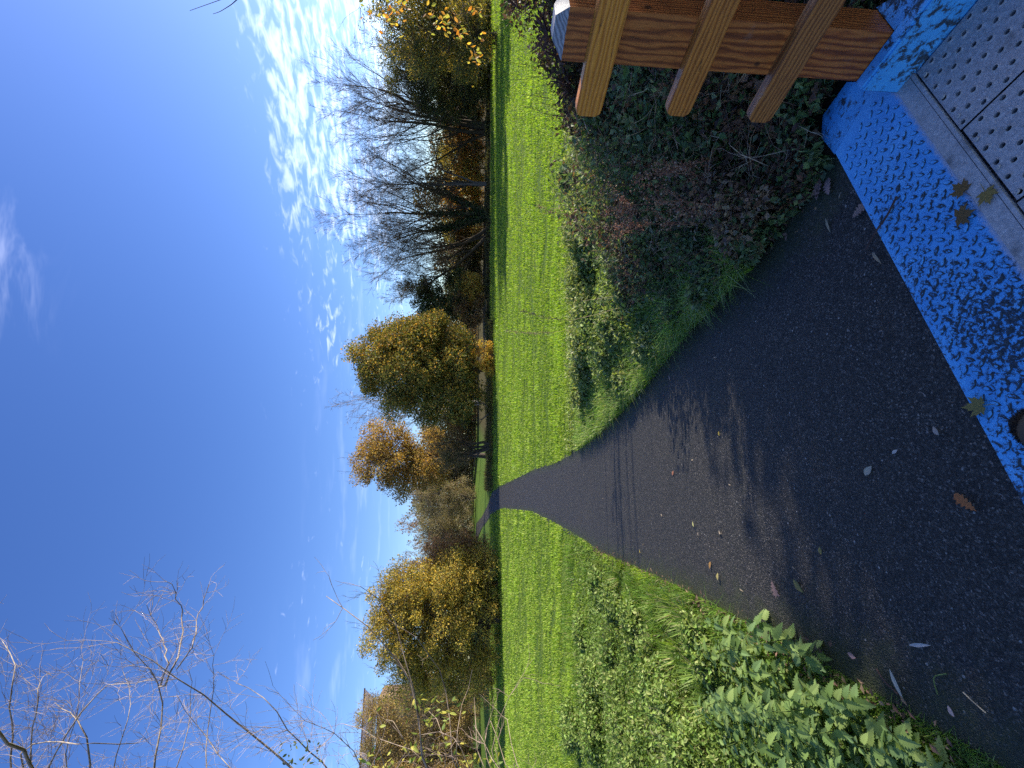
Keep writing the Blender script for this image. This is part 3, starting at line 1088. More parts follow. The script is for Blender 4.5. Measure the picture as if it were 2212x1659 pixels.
def build_trees():
    # --- the orange maple in the middle of the field edge
    b = base_at(792, 42.5)
    s = 42.5 / FPX
    ells = [(-.2, 0, 8.2, 4.6, 4.0, 5.0), (1.6, .2, 6.3, 3.4, 3.4, 3.9), (-2.6, 0, 6.0, 2.9, 3.0, 3.6), (1.0, 0, 11.2, 2.6, 2.4, 2.8), (2.7, 0, 8.2, 2.3, 2.4, 3.0), (-.8, 0, 3.9, 3.9, 3., 1.8), (-.6, 0, 12.2, 1.8, 1.6, 1.8), (-2.8, 0, 3.2, 2.4, 2.4, 1.9), (1.6, 0, 3.6, 2.4, 2.2, 1.8), (3.0, 0, 5.4, 1.9, 2, 2.2)]
    leafy_tree('maple_tree', 'round orange and green autumn tree standing alone at the field edge', b, ells, 330, 1.0, 84000, .2, [(.46, .26, .045), (.40, .28, .06), (.30, .22, .055), (.20, .19, .055), (.13, .14, .045)] + GREENISH, [2.4, 2.8, 2.4, 2.4, 2.4, 2.4, 2.2, 1.6], 11, .2, .3, stems=3, shell=.4, hs=1.06)
    # low orange sprouts at its foot
    leafy_tree('sucker_shrub', 'low bright yellow orange sprouts at the foot of the round orange tree', base_at(768, 41.5), [(0, 0, 1.2, 1.3, .8, 1.2), (-.9, 0, .7, .9, .7, .7)], 26, .38, 2600, .16, YELLOW[:3] + ORANGE[:1], None, 12, .2, .05, cat='shrub', stems=3)
    # --- tree with brown-orange crown behind, to its left in the picture's upright view
    b = base_at(985, 54)
    leafy_tree('oak_tree', 'tall rusty gold tree rising behind the small bare orchard tree', b, [(0, 0, 11.6, 4.0, 3.6, 4.2), (-.9, 0, 14.1, 2.3, 2.2, 2.4), (1.6, 0, 12.3, 2.6, 2.6, 3.6), (-2.4, 0, 9.5, 2.5, 2.6, 3.2), (0, 0, 7.0, 3.6, 2.8, 2.8)], 125, 1.0, 24000, .22, [(.42, .25, .05), (.38, .27, .07), (.30, .19, .05), (.22, .18, .06)] + BROWN[:2], [2.6, 2.6, 2.4, 1.5, 1, 1], 13, .3, .28, shell=.42, top_twigs=26)
    # --- small bare orchard tree in front
    b = base_at(962, 45.5)
    st = [((0, 0, -.1), (-.6, .1, 1), 3.4, .20), ((.15, 0, -.1), (.85, -.1, .9), 3.6, .18), ((-.1, 0, -.1), (.1, .2, 1), 3.4, .16), ((0, 0, -.1), (-.2, -.3, 1), 3.2, .14)]
    lv = [dict(m=6, wander=.18, up=.05, n=6, ang=40, lf=.95, rf=.6, t0=.35), dict(m=5, wander=.18, up=.08, n=6, ang=38, lf=.62, rf=.55, t0=.2), dict(m=4, wander=.2, up=.05, n=7, ang=38, lf=.55, rf=.5, rmin=.012), dict(m=3, wander=.2, up=.05, n=4, ang=35, lf=.5, rf=.6, rmin=.009), dict(m=2, wander=.2)]
    bare_tree('orchard_tree', 'small bare dark tree with crooked limbs spreading low beside the path', b, st, lv, 14, cols=(BARKC, BARKC, TWIGC, (.15, .12, .07), (.16, .13, .07)), leaf=(3800, .13, [(.16, .13, .045), (.20, .15, .05), (.11, .10, .04)], None))
    # two-stemmed small tree under the maple's left side
    b = base_at(884, 47)
    st = [((0, 0, -.1), (-.85, 0, .8), 2.3, .12), ((.05, 0, -.1), (.7, 0, 1), 2.2, .12)]
    bare_tree('forked_tree', 'small pale tree forking from the ground under the orange crown', b, st, [dict(m=6, wander=.22, up=.22, n=5, ang=35, lf=.9, rf=.6, t0=.6), dict(m=5, wander=.2, up=.1, n=6, ang=40, lf=.6, rf=.5, t0=.2), dict(m=4, wander=.2, n=5, ang=40, lf=.6, rf=.5, rmin=.012), dict(m=3, wander=.2)], 15, leaf=(3600, .2, OLIVE + BROWN[:2], None), cols=((.17, .145, .115), BARKC, TWIGC, TWIGC))
    # --- pale birch behind the maple
    b = base_at(868, 64)
    bare_tree('birch_tree', 'tall pale leafless birch behind the round orange tree', b, [((0, 0, 0), (.05, 0, 1), 18, .22), ((-.3, 0, 0), (-.22, 0, 1), 15, .16)], [dict(m=10, wander=.05, up=.1, n=26, ang=42, angsd=8, lf=.30, rf=.4, t0=.35, taper=.15), dict(m=5, wander=.12, up=.06, n=8, ang=35, lf=.5, rf=.6, rmin=.02, t0=.15), dict(m=4, wander=.15, up=-.02, n=5, ang=30, lf=.55, rf=.6, rmin=.013), dict(m=3, wander=.15, up=-.1)], 16, cols=((.34, .31, .28), GREYTW, GREYTW, GREYTW), split=1)
    # --- dark evergreen and the yellow shrub below it
    b = base_at(640, 52)
    leafy_tree('holly_tree', 'dark glossy evergreen tree between the orange tree and the leaning willow', b, [(0, 0, 5.5, 2.9, 2.6, 4.2), (-1.4, 0, 7.2, 1.8, 1.7, 2.6), (.9, 0, 8.2, 1.5, 1.4, 2.2), (0, 0, 3, 3.3, 3, 2.6)], 80, .8, 14000, .2, DARKG + [(.09, .11, .035), (.16, .15, .06)], [2, 2, 2, 1.6, .5], 17, .2, .2, shell=.45)
    b = base_at(622, 49.5)
    leafy_tree('yellow_shrub', 'golden yellow shrub in front of the dark evergreen', b, [(0, 0, 1.9, 1.7, 1.1, 1.5), (.5, 0, 2.9, .9, .8, 1.1)], 46, .42, 4800, .15, YELLOW[:4] + ORANGE[:1], None, 18, .2, .06, cat='shrub', stems=4)
    b = base_at(672, 49.5)
    leafy_tree('rust_shrub', 'dull rust coloured shrub between the golden shrub and the orange tree', b, [(0, 0, 1.9, 2.3, 1.2, 1.9), (.8, 0, 3.1, 1.4, 1, 1.3)], 50, .5, 4600, .16, BROWN + ORANGE[2:4], None, 19, .2, .06, cat='shrub', stems=4)
    # --- willows
    WL = lambda n1=7: [dict(m=9, wander=.08, up=.045, n=n1 + 2, ang=36, angsd=12, lf=.66, rf=.46, t0=.16, taper=.28), dict(m=6, wander=.12, up=.08, n=8, ang=32, lf=.56, rf=.5, t0=.12, taper=.3), dict(m=5, wander=.13, up=.06, n=8, ang=30, lf=.55, rf=.55, rmin=.013, t0=.1), dict(m=3, wander=.15, up=.04, n=4, ang=28, lf=.6, rf=.6, rmin=.009), dict(m=2, wander=.16, up=0)]
    WC = ((.062, .046, .028), (.068, .05, .03), (.09, .062, .036), (.11, .076, .042), (.125, .088, .046))
    b = base_at(462, 50)
    bare_tree('ivy_willow', 'leafless willow with its twin trunks wrapped in dark ivy', b, [((0, 0, -.1), (.06, 0, 1), 12, .28), ((.1, 0, -.1), (.28, .1, 1), 11, .24), ((-.2, 0, -.1), (-.22, 0, 1), 11, .22), ((-.1, .1, -.1), (-.45, .1, 1), 9.5, .18)], WL(7), 21, cols=WC, ivy=(9500, 7.2, .5, .22))
    b = base_at(505, 51)
    bare_tree('leaning_willow', 'leafless willow leaning hard over towards the dark evergreen', b, [((0, 0, -.1), (-.78, 0, .9), 10, .27), ((.9, 0, -.1), (-.62, .1, .95), 10.5, .22), ((0, .2, -.1), (-.35, .1, 1), 10, .16)], WL(8), 22, cols=WC, leaf=(1500, .16, [(.16, .16, .07), (.12, .12, .05)], None))
    b = base_at(397, 50)
    bare_tree('forked_willow', 'leafless willow with a slender trunk forking in a narrow V', b, [((0, 0, -.1), (-.10, 0, 1), 10.5, .20), ((.05, 0, -.1), (.26, 0, 1), 10, .20), ((.1, .1, 1.5), (.45, .1, 1), 7.5, .12)], WL(7), 23, cols=((.11, .095, .08),) + WC[1:])
    b = base_at(276, 50)
    bare_tree('great_willow', 'largest leafless willow with many dark limbs fanning from one base', b, [((0, 0, -.1), (.0, 0, 1), 12.5, .34), ((.25, 0, -.1), (.2, 0, 1), 12, .28), ((-.3, 0, -.1), (-.26, 0, 1), 11.5, .26), ((.3, .1, -.1), (.46, .1, 1), 10, .22), ((-.35, .1, -.1), (-.55, .1, 1), 9, .18)], WL(7), 24, cols=WC)
    b = base_at(205, 51)
    bare_tree('dark_willow', 'leafless crooked tree between the largest willow and the olive tree', b, [((0, 0, -.1), (.12, 0, 1), 9.5, .22), ((.2, 0, -.1), (-.2, 0, 1), 8.5, .2), ((.2, 0, -.1), (.5, 0, 1), 8., .16)], WL(7), 25, cols=WC, leaf=(2600, .16, OLIVE, None))
    # --- olive leafy tree to the right of them, and its yellow-topped neighbour
    b = base_at(165, 46)
    leafy_tree('olive_tree', 'broad dark olive leafed tree at the end of the willow row', b, [(0, 0, 5.8, 3.6, 3, 5.2), (.4, 0, 9.6, 2.6, 2, 3.2), (-2.0, 0, 4.6, 2.6, 2, 3.8), (2.2, 0, 7.0, 2.4, 2, 3.8), (0, 0, 2, 4, 2, 2)], 190, .82, 32000, .165, OLIVE + [(.035, .045, .016)], [2, 1.6, 2, .8, 2], 26, .2, .24, shell=.45, top_twigs=60)
    b = base_at(75, 40)
    leafy_tree('gold_tree', 'olive tree with a thin yellow topped crown at the picture\'s corner', b, [(0, 0, 6.0, 3.3, 3, 4.6), (.5, 0, 9.4, 2.5, 2, 2.8), (-1.8, 0, 4.8, 2.2, 2, 3.8), (2.6, 0, 5.4, 2.4, 2, 4.2), (0, 0, 2, 3.6, 2, 2)], 180, .78, 28000, .155, OLIVE + YELLOW[:4], [2, 2, 2, 1.4, 1.1, 1.1, 1.1, 1], 27, .2, .22, shell=.45, top_twigs=70)
    # --- understorey of the hedge behind the trunks
    under = [(10, 47, 3.6, 5.0, OLIVE, 'olive'), (70, 48, 3.2, 3.6, BROWN, 'brown'), (140, 50.5, 3.2, 4.6, DARKG + OLIVE, 'dark green'), (205, 52.5, 3.6, 5.6, OLIVE + BROWN[:2] + YELLOW[:1], 'olive brown'), (262, 53.5, 3.6, 6.2, BROWN + OLIVE[:2], 'dull brown'),
             (318, 54.5, 3.4, 5.0, ORANGE[:4] + BROWN[:1], 'orange brown'), (362, 55, 3.2, 6.0, YELLOW[:4] + OLIVE[:2], 'yellow olive'), (415, 56, 3.2, 5.4, ORANGE[:3] + YELLOW[:3], 'bright orange'), (462, 56.5, 3.6, 5.6, BROWN + ORANGE[:3], 'russet'), (510, 57, 3.4, 5.6, OLIVE + YELLOW[1:4], 'grey olive'), (556, 57.5, 3.4, 4.8, BROWN + DARKG, 'dark brown'), (600, 58, 3.4, 5.0, DARKG + OLIVE, 'deep green')]
    for i, (Y, y, rx, h, c, nm) in enumerate(under):
        leafy_tree('hedgerow_shrub', 'low %s hedgerow shrub behind the tree trunks' % nm, base_at(Y, y), [(0, 0, h * .5, rx * .85, 1.4, h * .52), (rx * .4, 0, h * .62, rx * .5, 1.1, h * .42), (-rx * .5, 0, h * .4, rx * .55, 1.1, h * .4), (0, 0, h * .2, rx, 1.4, h * .22)], 84, .62, 7600, .17, c, None, 40 + i, .2, .06, gain=1.7, group='shrubs in the hedge below the willows', cat='shrub', stems=4)
    # taller scrub behind the orchard tree and the round orange tree
    for i, (Y, y, rx, h, c, nm) in enumerate([(1055, 76, 4.6, 11., [(.20, .15, .08), (.16, .13, .06), (.12, .10, .05)], 'mouse brown'), (1015, 77, 4.6, 12., BROWN + OLIVE, 'brown and olive'), (968, 77, 4.6, 11., OLIVE + BROWN[:2], 'dusky olive'), (915, 76, 4.6, 10.5, BROWN, 'plain brown'), (862, 75, 4.2, 8.0, BROWN + OLIVE[:1], 'brown flecked'), (810, 75, 4.2, 8.2, OLIVE + DARKG, 'dull green'), (755, 74, 4.2, 8.4, BROWN + ORANGE[2:4], 'rust flecked'), (700, 72, 4.6, 10., OLIVE + BROWN, 'mixed olive')]):
        leafy_tree('scrub_bush', '%s scrub bush in the row behind the orange trees' % nm, base_at(Y, y), [(0, 0, h * .5, rx * .9, 1.4, h * .5), (rx * .4, 0, h * .6, rx * .5, 1.1, h * .4), (0, 0, h * .2, rx * 1.1, 1.4, h * .22)], 100, .95, 10000, .22, c, None, 140 + i, .2, .06, gain=1.5, group='scrub bushes behind the orange trees', cat='shrub', stems=4, top_twigs=16)
    # bank of dead grass and nettles at the hedge foot: one uncountable strip
    rng = np.random.default_rng(61)
    n = 38000
    Yc = rng.uniform(-250, 1060, n); yy = np.where(Yc > 690, rng.uniform(43.5, 52, n), rng.uniform(48.3, 50.2, n))
    x = (829.5 - Yc) / FPX * yy
    P = np.stack([x, yy, terrain(x, yy) - .02], 1)
    mb = MB()
    h = rng.uniform(.15, .75, n) * (.6 + .5 * np.sin(x * .7) ** 2)
    blades(mb, P, np.stack([rng.normal(0, .3, n), rng.normal(0, .3, n), np.zeros(n)], 1), h, .05, pal(rng, n, [(.09, .10, .03), (.14, .10, .045), (.07, .06, .03), (.16, .16, .05)]), rng)
    o = mb.build('hedge_bottom_growth', GRASS)
    tag(o, 'rough weeds and dead grass along the foot of the hedge', 'weeds', kind='stuff')

    # --- left of the path: grey thicket on the bank
    for i, (Y, y, h, rx, c, lb) in enumerate([
            (1075, 66, 10.4, 3.0, [(.20, .15, .085), (.24, .19, .11), (.15, .12, .06), (.17, .16, .07)], 'pale brown twiggy thicket nearest the bend of the path'),
            (1110, 72, 10.6, 3.4, [(.17, .16, .07), (.22, .20, .09), (.12, .11, .05)], 'olive grey thicket behind the bend of the path'),
            (1150, 68, 9.6, 3.2, [(.24, .20, .11), (.18, .15, .08), (.13, .12, .05)], 'tan twiggy thicket on the bank left of the path bend'),
            (1190, 64, 7.6, 2.8, [(.14, .08, .05), (.20, .11, .06), (.12, .09, .05)], 'low reddish brown thicket beside the big yellow bush')]):
        leafy_tree('thicket', lb, base_at(Y, y), [(0, 0, h * .45, rx, 1.8, h * .46), (rx * .4, 0, h * .62, rx * .7, 1.4, h * .34), (-rx * .4, 0, h * .55, rx * .6, 1.4, h * .36), (0, 0, h * .22, rx * 1.15, 1.6, h * .26)], 120, .72, 12500, .15, c, None, 70 + i, .2, .09, gain=1.7, group='thickets on the bank', cat='shrub', stems=6, twigc=GREYTW, top_twigs=40, shell=.5)
    for i, (Y, y, h, lean_, lb, lf) in enumerate([(1065, 76, 13.5, .1, 'thin bare tree behind the pale thicket', None), (1095, 80, 13.0, -.05, 'thin bare tree with sparse green leaves above the thicket', (420, .3, OLIVE, None)), (1135, 78, 14.0, .0, 'slim tree with a rusty leaf tuft above the thicket', (900, .3, ORANGE[:3] + OLIVE[:1], None)), (1170, 80, 12.0, -.1, 'thin bare tree left of the rusty topped one', None)]):
        bare_tree('slim_tree', lb, base_at(Y, y), [((0, 0, 0), (lean_, 0, 1), h * .75, .15), ((.3, 0, 0), (lean_ + .16, 0, 1), h * .66, .12), ((-.4, 0, 0), (lean_ - .2, 0, 1), h * .62, .11)], [dict(m=8, wander=.06, up=.08, n=10, ang=28, lf=.42, rf=.5, t0=.3), dict(m=5, wander=.12, up=.12, n=7, ang=28, lf=.5, rf=.5, rmin=.022, t0=.2), dict(m=4, wander=.12, up=.05, n=4, ang=25, lf=.55, rf=.6, rmin=.015), dict(m=3, wander=.1)], 80 + i, cols=(GREYTW, GREYTW, (.24, .19, .15), (.24, .19, .15)), leaf=lf or (500, .22, [(.22, .17, .09), (.18, .14, .07)], None), group='slim trees above the thicket', split=1)
    # --- the big yellow bush
    b = base_at(1340, 37)
    leafy_tree('yellow_hazel', 'big golden yellow bush at the far left edge of the field', b, [(0, 0, 5.2, 4.6, 3.2, 5.0), (1.6, 0, 7.6, 2.8, 2.4, 3.4), (-1.4, 0, 8.0, 3.2, 2.4, 3.6), (-3.0, 0, 5.6, 2.6, 2.4, 3.6), (3.2, 0, 4.2, 2.2, 2.2, 3.0), (-.5, 0, 10.4, 1.9, 1.7, 1.8), (0, 0, 2.0, 5.0, 2.6, 2.2), (-3.4, 0, 2.6, 2.6, 2.2, 2.8), (3.0, 0, 2.4, 2.6, 2, 2.4), (-3.4, 0, 8.0, 2.2, 2, 2.8), (3.0, 0, 7.2, 2.0, 2, 3.0), (.8, 0, 9.8, 2.0, 1.8, 2.2)], 340, .82, 74000, .15, YELLOW + OLIVE[:1], [2.6, 3, 3, 2, 1.6, 1.2], 91, .12, .16, stems=6, shell=.42, top_twigs=120, cat='bush')
    b = base_at(1262, 38.5)
    leafy_tree('golden_bush', 'smaller golden bush filling the gap beside the big yellow bush', b, [(0, 0, 4.4, 2.6, 2, 4.2), (-.8, 0, 7.8, 2.0, 1.8, 3.0), (.6, 0, 2.4, 2.6, 2, 2.4)], 120, .8, 20000, .15, YELLOW + BROWN[:2], None, 94, .12, .1, stems=5, top_twigs=60, cat='bush')
    b = base_at(1214, 39.5)
    leafy_tree('russet_bush', 'reddish brown thinning bush joined to the yellow bush', b, [(0, 0, 4.2, 2.0, 2, 4.0), (-1.0, 0, 7.0, 1.7, 1.6, 2.6), (.6, 0, 2.8, 1.9, 1.6, 2.4), (0, 0, 1.4, 2.2, 1.6, 1.6)], 110, .7, 13500, .14, [(.24, .12, .05), (.18, .09, .05), (.30, .19, .06), (.14, .10, .05)], None, 92, .15, .1, stems=5, top_twigs=70, cat='bush')
    b = base_at(1470, 44)
    leafy_tree('sallow_bush', 'half bare bush with yellow leaf remnants left of the yellow bush', b, [(0, 0, 4.4, 2.6, 2, 4.2), (-1.0, 0, 7.4, 2.2, 1.8, 2.8), (1.2, 0, 6.4, 2.0, 1.6, 3.0), (0, 0, 1.6, 2.9, 1.8, 1.8)], 120, .75, 12500, .13, YELLOW[1:4] + BROWN[:2] + OLIVE, None, 93, .15, .12, stems=5, top_twigs=150, cat='bush', twigc=(.18, .14, .10))
    for i, (Y, y, h, lb) in enumerate([(1545, 57, 17.4, 'brown twiggy hedge bush below the tiled roof'), (1622, 56, 17.0, 'tawny twiggy hedge bush below the cream gable'), (1700, 54, 16.6, 'tawny hedge bush at the far left end of the field')]):
        leafy_tree('hedge_bush', lb, base_at(Y, y), [(0, 0, h * .46, 3.4, 1.8, h * .48), (1.3, 0, h * .6, 2.2, 1.4, h * .36), (0, 0, h * .2, 3.8, 1.6, h * .22)], 200, .9, 26000, .16, [(.34, .23, .09), (.40, .28, .09), (.24, .17, .08), (.28, .23, .08)], None, 95 + i, .15, .08, stems=6, top_twigs=50, cat='bush', group='twiggy bushes along the left hedge', twigc=(.2, .15, .10))
    # a far bare tree beside the house
    bare_tree('garden_tree', 'leafless rounded tree in front of the tiled roof', base_at(1500, 50), [((0, 0, 0), (0, 0, 1), 7.5, .2), ((0, 0, 0), (-.4, 0, 1), 7.2, .16), ((0, 0, 0), (.3, 0, 1), 7, .15)], [dict(m=6, wander=.1, up=.05, n=7, ang=35, lf=.65, rf=.55, t0=.4), dict(m=5, wander=.14, up=.06, n=7, ang=34, lf=.55, rf=.5, t0=.2), dict(m=4, wander=.15, up=.03, n=6, ang=34, lf=.55, rf=.55, rmin=.015), dict(m=3, wander=.15, n=3, ang=30, lf=.6, rmin=.011), dict(m=2)], 99, cols=(BARKC, BARKC, TWIGC, TWIGC, TWIGC))

    # distant scrub that closes the gaps: a far-off mass
    rng = np.random.default_rng(101)
    n = 110000
    x = rng.uniform(-120, 120, n); y = rng.uniform(84, 92, n)
    hh = 8.6 + 2.2 * np.sin(x * .21) + 1.5 * np.sin(x * .53 + 1) + 1.0 * np.sin(x * 1.7)
    P = np.stack([x, y, terrain(x, y) + rng.uniform(0, 1, n) ** .8 * hh], 1)
    mb = MB()
    leaves(mb, P, rand_unit(rng, n), rand_unit(rng, n), rng.uniform(.3, .6, n), .7, pal(rng, n, OLIVE + BROWN + DARKG), .2)
    tag(mb.build('distant_scrub', LEAF), 'distant brown and olive scrub closing the view behind the trees', 'scrub', kind='stuff')


build_trees()


def build_house():
    """tiled roof with a cream fascia seen above the left hedge"""
    y = 76.0
    tl, tr = at(781, 1500, y), at(763, 1690, y - 3.0)
    root = empty('house', (tl[0] - 4, y + 2, float(terrain(tl[0] - 4, y + 2))))
    tag(root, 'house with a brown tiled roof and cream gutter board above the hedge', 'house')
    bx, by, bz = root.location
    # local frame along the eaves
    e0 = at(810, 1506, y); e1 = at(795, 1700, y - 3.6)
    d = e1 - e0; d[2] = 0; L = np.linalg.norm(d); d = d / L
    nrm = np.array([d[1], -d[0], 0]);
    if nrm[1] > 0:
        nrm = -nrm            # towards the camera
    z_e = .5 * (e0[2] + e1[2])
    run, rise = 4.4, 2.5
    roofm = mat_plain('roof_tile', (.12, .075, .05), .95)
    cream = mat_plain('cream_paint', (.62, .55, .42), .6)
    wallm = mat_plain('brick_wall', (.16, .10, .07), .9)
    o = np.array([bx, by, bz])
    mb = MB()
    # tiles in courses down the slope, each column a shallow roll
    ncol, nrow = int(L / .30), 9
    rows = np.linspace(0, 1, nrow + 1)
    for r in range(nrow):
        a, b_ = rows[r], rows[r + 1] + .02
        pts = []
        for c in range(ncol * 4 + 1):
            t = c / (ncol * 4)
            w_ = .07 * (0.5 + .5 * math.cos(2 * math.pi * c / 4))
            p0 = e0 + d * L * t
            for q, lift in ((a, .05), (b_, .0)):
                p = p0 - nrm * run * q
                pts.append([p[0] - o[0], p[1] - o[1], z_e + rise * q - o[2] + w_ + (.06 if q == a else 0)])
        V = np.array(pts)
        k = np.arange(ncol * 4)
        mb.add(V, [np.stack([2 * k, 2 * k + 2, 2 * k + 3, 2 * k + 1], 1)])
    roof = mb.build('roof', roofm, root)
    mb = MB()
    ridge = [e0 - nrm * run, e1 - nrm * run]
    for s in (0,):
        P = np.array([[p[0] - o[0], p[1] - o[1], z_e + rise + .08 - o[2]] for p in ridge])
        tubes(mb, P[None], np.full((1, 2), .14), 6)
    mb.build('ridge', roofm, roof)
    Rm = np.array([[d[0], -nrm[0], 0], [d[1], -nrm[1], 0], [0, 0, 1]])
    c = (e0 + e1) / 2
    MB().box((c[0] - o[0] + nrm[0] * .06, c[1] - o[1] + nrm[1] * .06, z_e - .24 - o[2]), (L / 2, .05, .26), Rm).build('fascia', cream, root)
    tubes_mb = MB()
    g = np.array([[e0[0] - o[0] + nrm[0] * .16, e0[1] - o[1] + nrm[1] * .16, z_e + .02 - o[2]], [e1[0] - o[0] + nrm[0] * .16, e1[1] - o[1] + nrm[1] * .16, z_e + .02 - o[2]]])
    tubes(tubes_mb, g[None], np.full((1, 2), .07), 6)
    tubes_mb.build('gutter', mat_plain('gutter_plastic', (.03, .028, .026), .5), root)
    hw = z_e - .66 - o[2]
    MB().box((c[0] - o[0] - nrm[0] * 3.2, c[1] - o[1] - nrm[1] * 3.2, hw / 2 - .2), (L / 2 - .3, 3.0, hw / 2 + .2), Rm).build('wall', wallm, root)


build_house()

# ------------------------------------------------------------------ trees outside the frame that throw the shade
def build_shade():
    leafy_tree('hawthorn_tree', 'dense hawthorn beside the bridge shading its end', gz(8.7, .3), [(0, -.6, 2.6, 1.9, 5.0, 2.05), (.3, -2.6, 3.4, 1.9, 3.8, 2.6), (0, -1.0, 1.0, 1.8, 4.6, 1.0), (-.6, 1.0, 2.7, 1.4, 2.6, 1.2), (.9, .6, 2.6, 1.4, 3.6, 1.9)], 330, .75, 100000, .15, DARKG + OLIVE, None, 110, .2, .22, stems=3, shell=.45, hs=1)
    for i, (x, y, h) in enumerate([(35.5, 36.5, 13.0), (44, 33.5, 11.0), (52, 30, 9.5)]):
        leafy_tree('field_edge_tree', 'leafy tree beyond the field side, %s' % ['first past the corner', 'second past the corner', 'third past the corner'][i], gz(x, y), [(0, 0, h * .58, 3.2, 2.2, h * .4), (0, 0, h * .3, 2.4, 1.8, h * .2)], 60, .9, 9000, .26, OLIVE + YELLOW[2:], None, 111 + i, .3, .25, shell=.45)


build_shade()


# ------------------------------------------------------------------ low growth
def vnoise(x, y, seed=0):
    """smooth value noise in [0,1]"""
    x = np.asarray(x, float); y = np.asarray(y, float)
    def h(i, j):
        v = np.sin(i * 127.1 + j * 311.7 + seed * 74.7) * 43758.5453
        return v - np.floor(v)
    i, j = np.floor(x), np.floor(y)
    fx, fy = x - i, y - j
    fx, fy = fx * fx * (3 - 2 * fx), fy * fy * (3 - 2 * fy)
    return (h(i, j) * (1 - fx) + h(i + 1, j) * fx) * (1 - fy) + (h(i, j + 1) * (1 - fx) + h(i + 1, j + 1) * fx) * fy


def fbm(x, y, seed=0):
    return .55 * vnoise(x, y, seed) + .3 * vnoise(x * 2.1, y * 2.1, seed + 1) + .15 * vnoise(x * 4.3, y * 4.3, seed + 2)


def bank_h(x, y):
    """height of the weeds on the bank right of the path"""
    _, xr = edge_x(y)
    dx = x - xr
    h = .55 * (1 - .5 * sstep(y, 4.0, 5.5)) * sstep(dx, .05, 1.5) * (1 - .95 * sstep(y - .25 * np.maximum(x, 0) + 2.6 * (fbm(x * .8, y * .8, 14) - .5), 6.0, 9.5)) * sstep(y, .6, 2.0)
    return h * (.30 + 1.5 * np.clip(fbm(x * 1.15, y * 1.15, 4) * 1.5 - .28, 0, 1)) + .09 * sstep(dx, -.08, .12) * sstep(y, 1.2, 1.7)


def verge_h(x, y):
    xl, _ = edge_x(y)
    dx = xl - x
    h = (.08 + .22 * sstep(dx, .3, 1.4) * (1 - sstep(y, 4.5, 9.0)) + .25 * sstep(dx, .8, 2.5) * (1 - sstep(y, 3.2, 5.5)))
    return h * (.5 + .9 * fbm(x * 1.7, y * 1.7, 9)) * sstep(dx, -.02, .15)


def build_field():
    rng = np.random.default_rng(201)
    n = 380000
    y = 4.2 * np.exp(rng.uniform(0, 1, n) * math.log(47 / 4.2))
    x = rng.uniform(-1.0, 1.0, n) * y
    xl, xr = edge_x(y)
    ok = ((x < xl + .02) | (x > xr - .02)) & ~((x > xr) & (bank_h(x, y) > .22)) & ~((x < xl) & (verge_h(x, y) > .3))
    x, y = x[ok], y[ok]
    n = len(x)
    yw = y + .4 * np.sin(x * .61 + .3 * y) + .22 * np.sin(x * 1.7 - .5 * y); xw = x + .5 * np.sin(y * .9) + .3 * y
    t = np.clip(1.6 * fbm(xw * .22, yw * 1.0, 2) - .3, 0, 1)
    t2 = fbm(xw * 1.3 + .2 * yw, yw * 3.7, 6)
    h = (.055 + .0024 * y) * np.clip(.25 + 1.1 * t + 1.9 * (t2 - .5), .1, 2) + .012
    w = .0055 + .0012 * y
    P = np.stack([x, y, terrain(x, y) - .005], 1)
    c = pal(rng, n, [(.21, .33, .032), (.28, .40, .038), (.35, .45, .05), (.13, .22, .025), (.42, .46, .12)], [3, 3, 2, 2, .7], .15) * (.62 + .45 * t + .55 * (t2 - .4))[:, None].clip(.4, 1.3)  # hollows darker, tall tufts brighter: low-sun streaks painted into the blades
    mb = MB()
    blades(mb, P, np.stack([rng.normal(-.15, .35, n), rng.normal(0, .35, n), np.zeros(n)], 1), h, w, c, rng)
    o = mb.build('field_grass', GRASS)
    tag(o, 'short bright green grass covering the field on both sides of the path', 'grass', kind='stuff')


build_field()


def up_normals(rng, n, k=1.0):
    return unit(rng.normal(size=(n, 3)) * .75 + np.array([0, 0, k]))


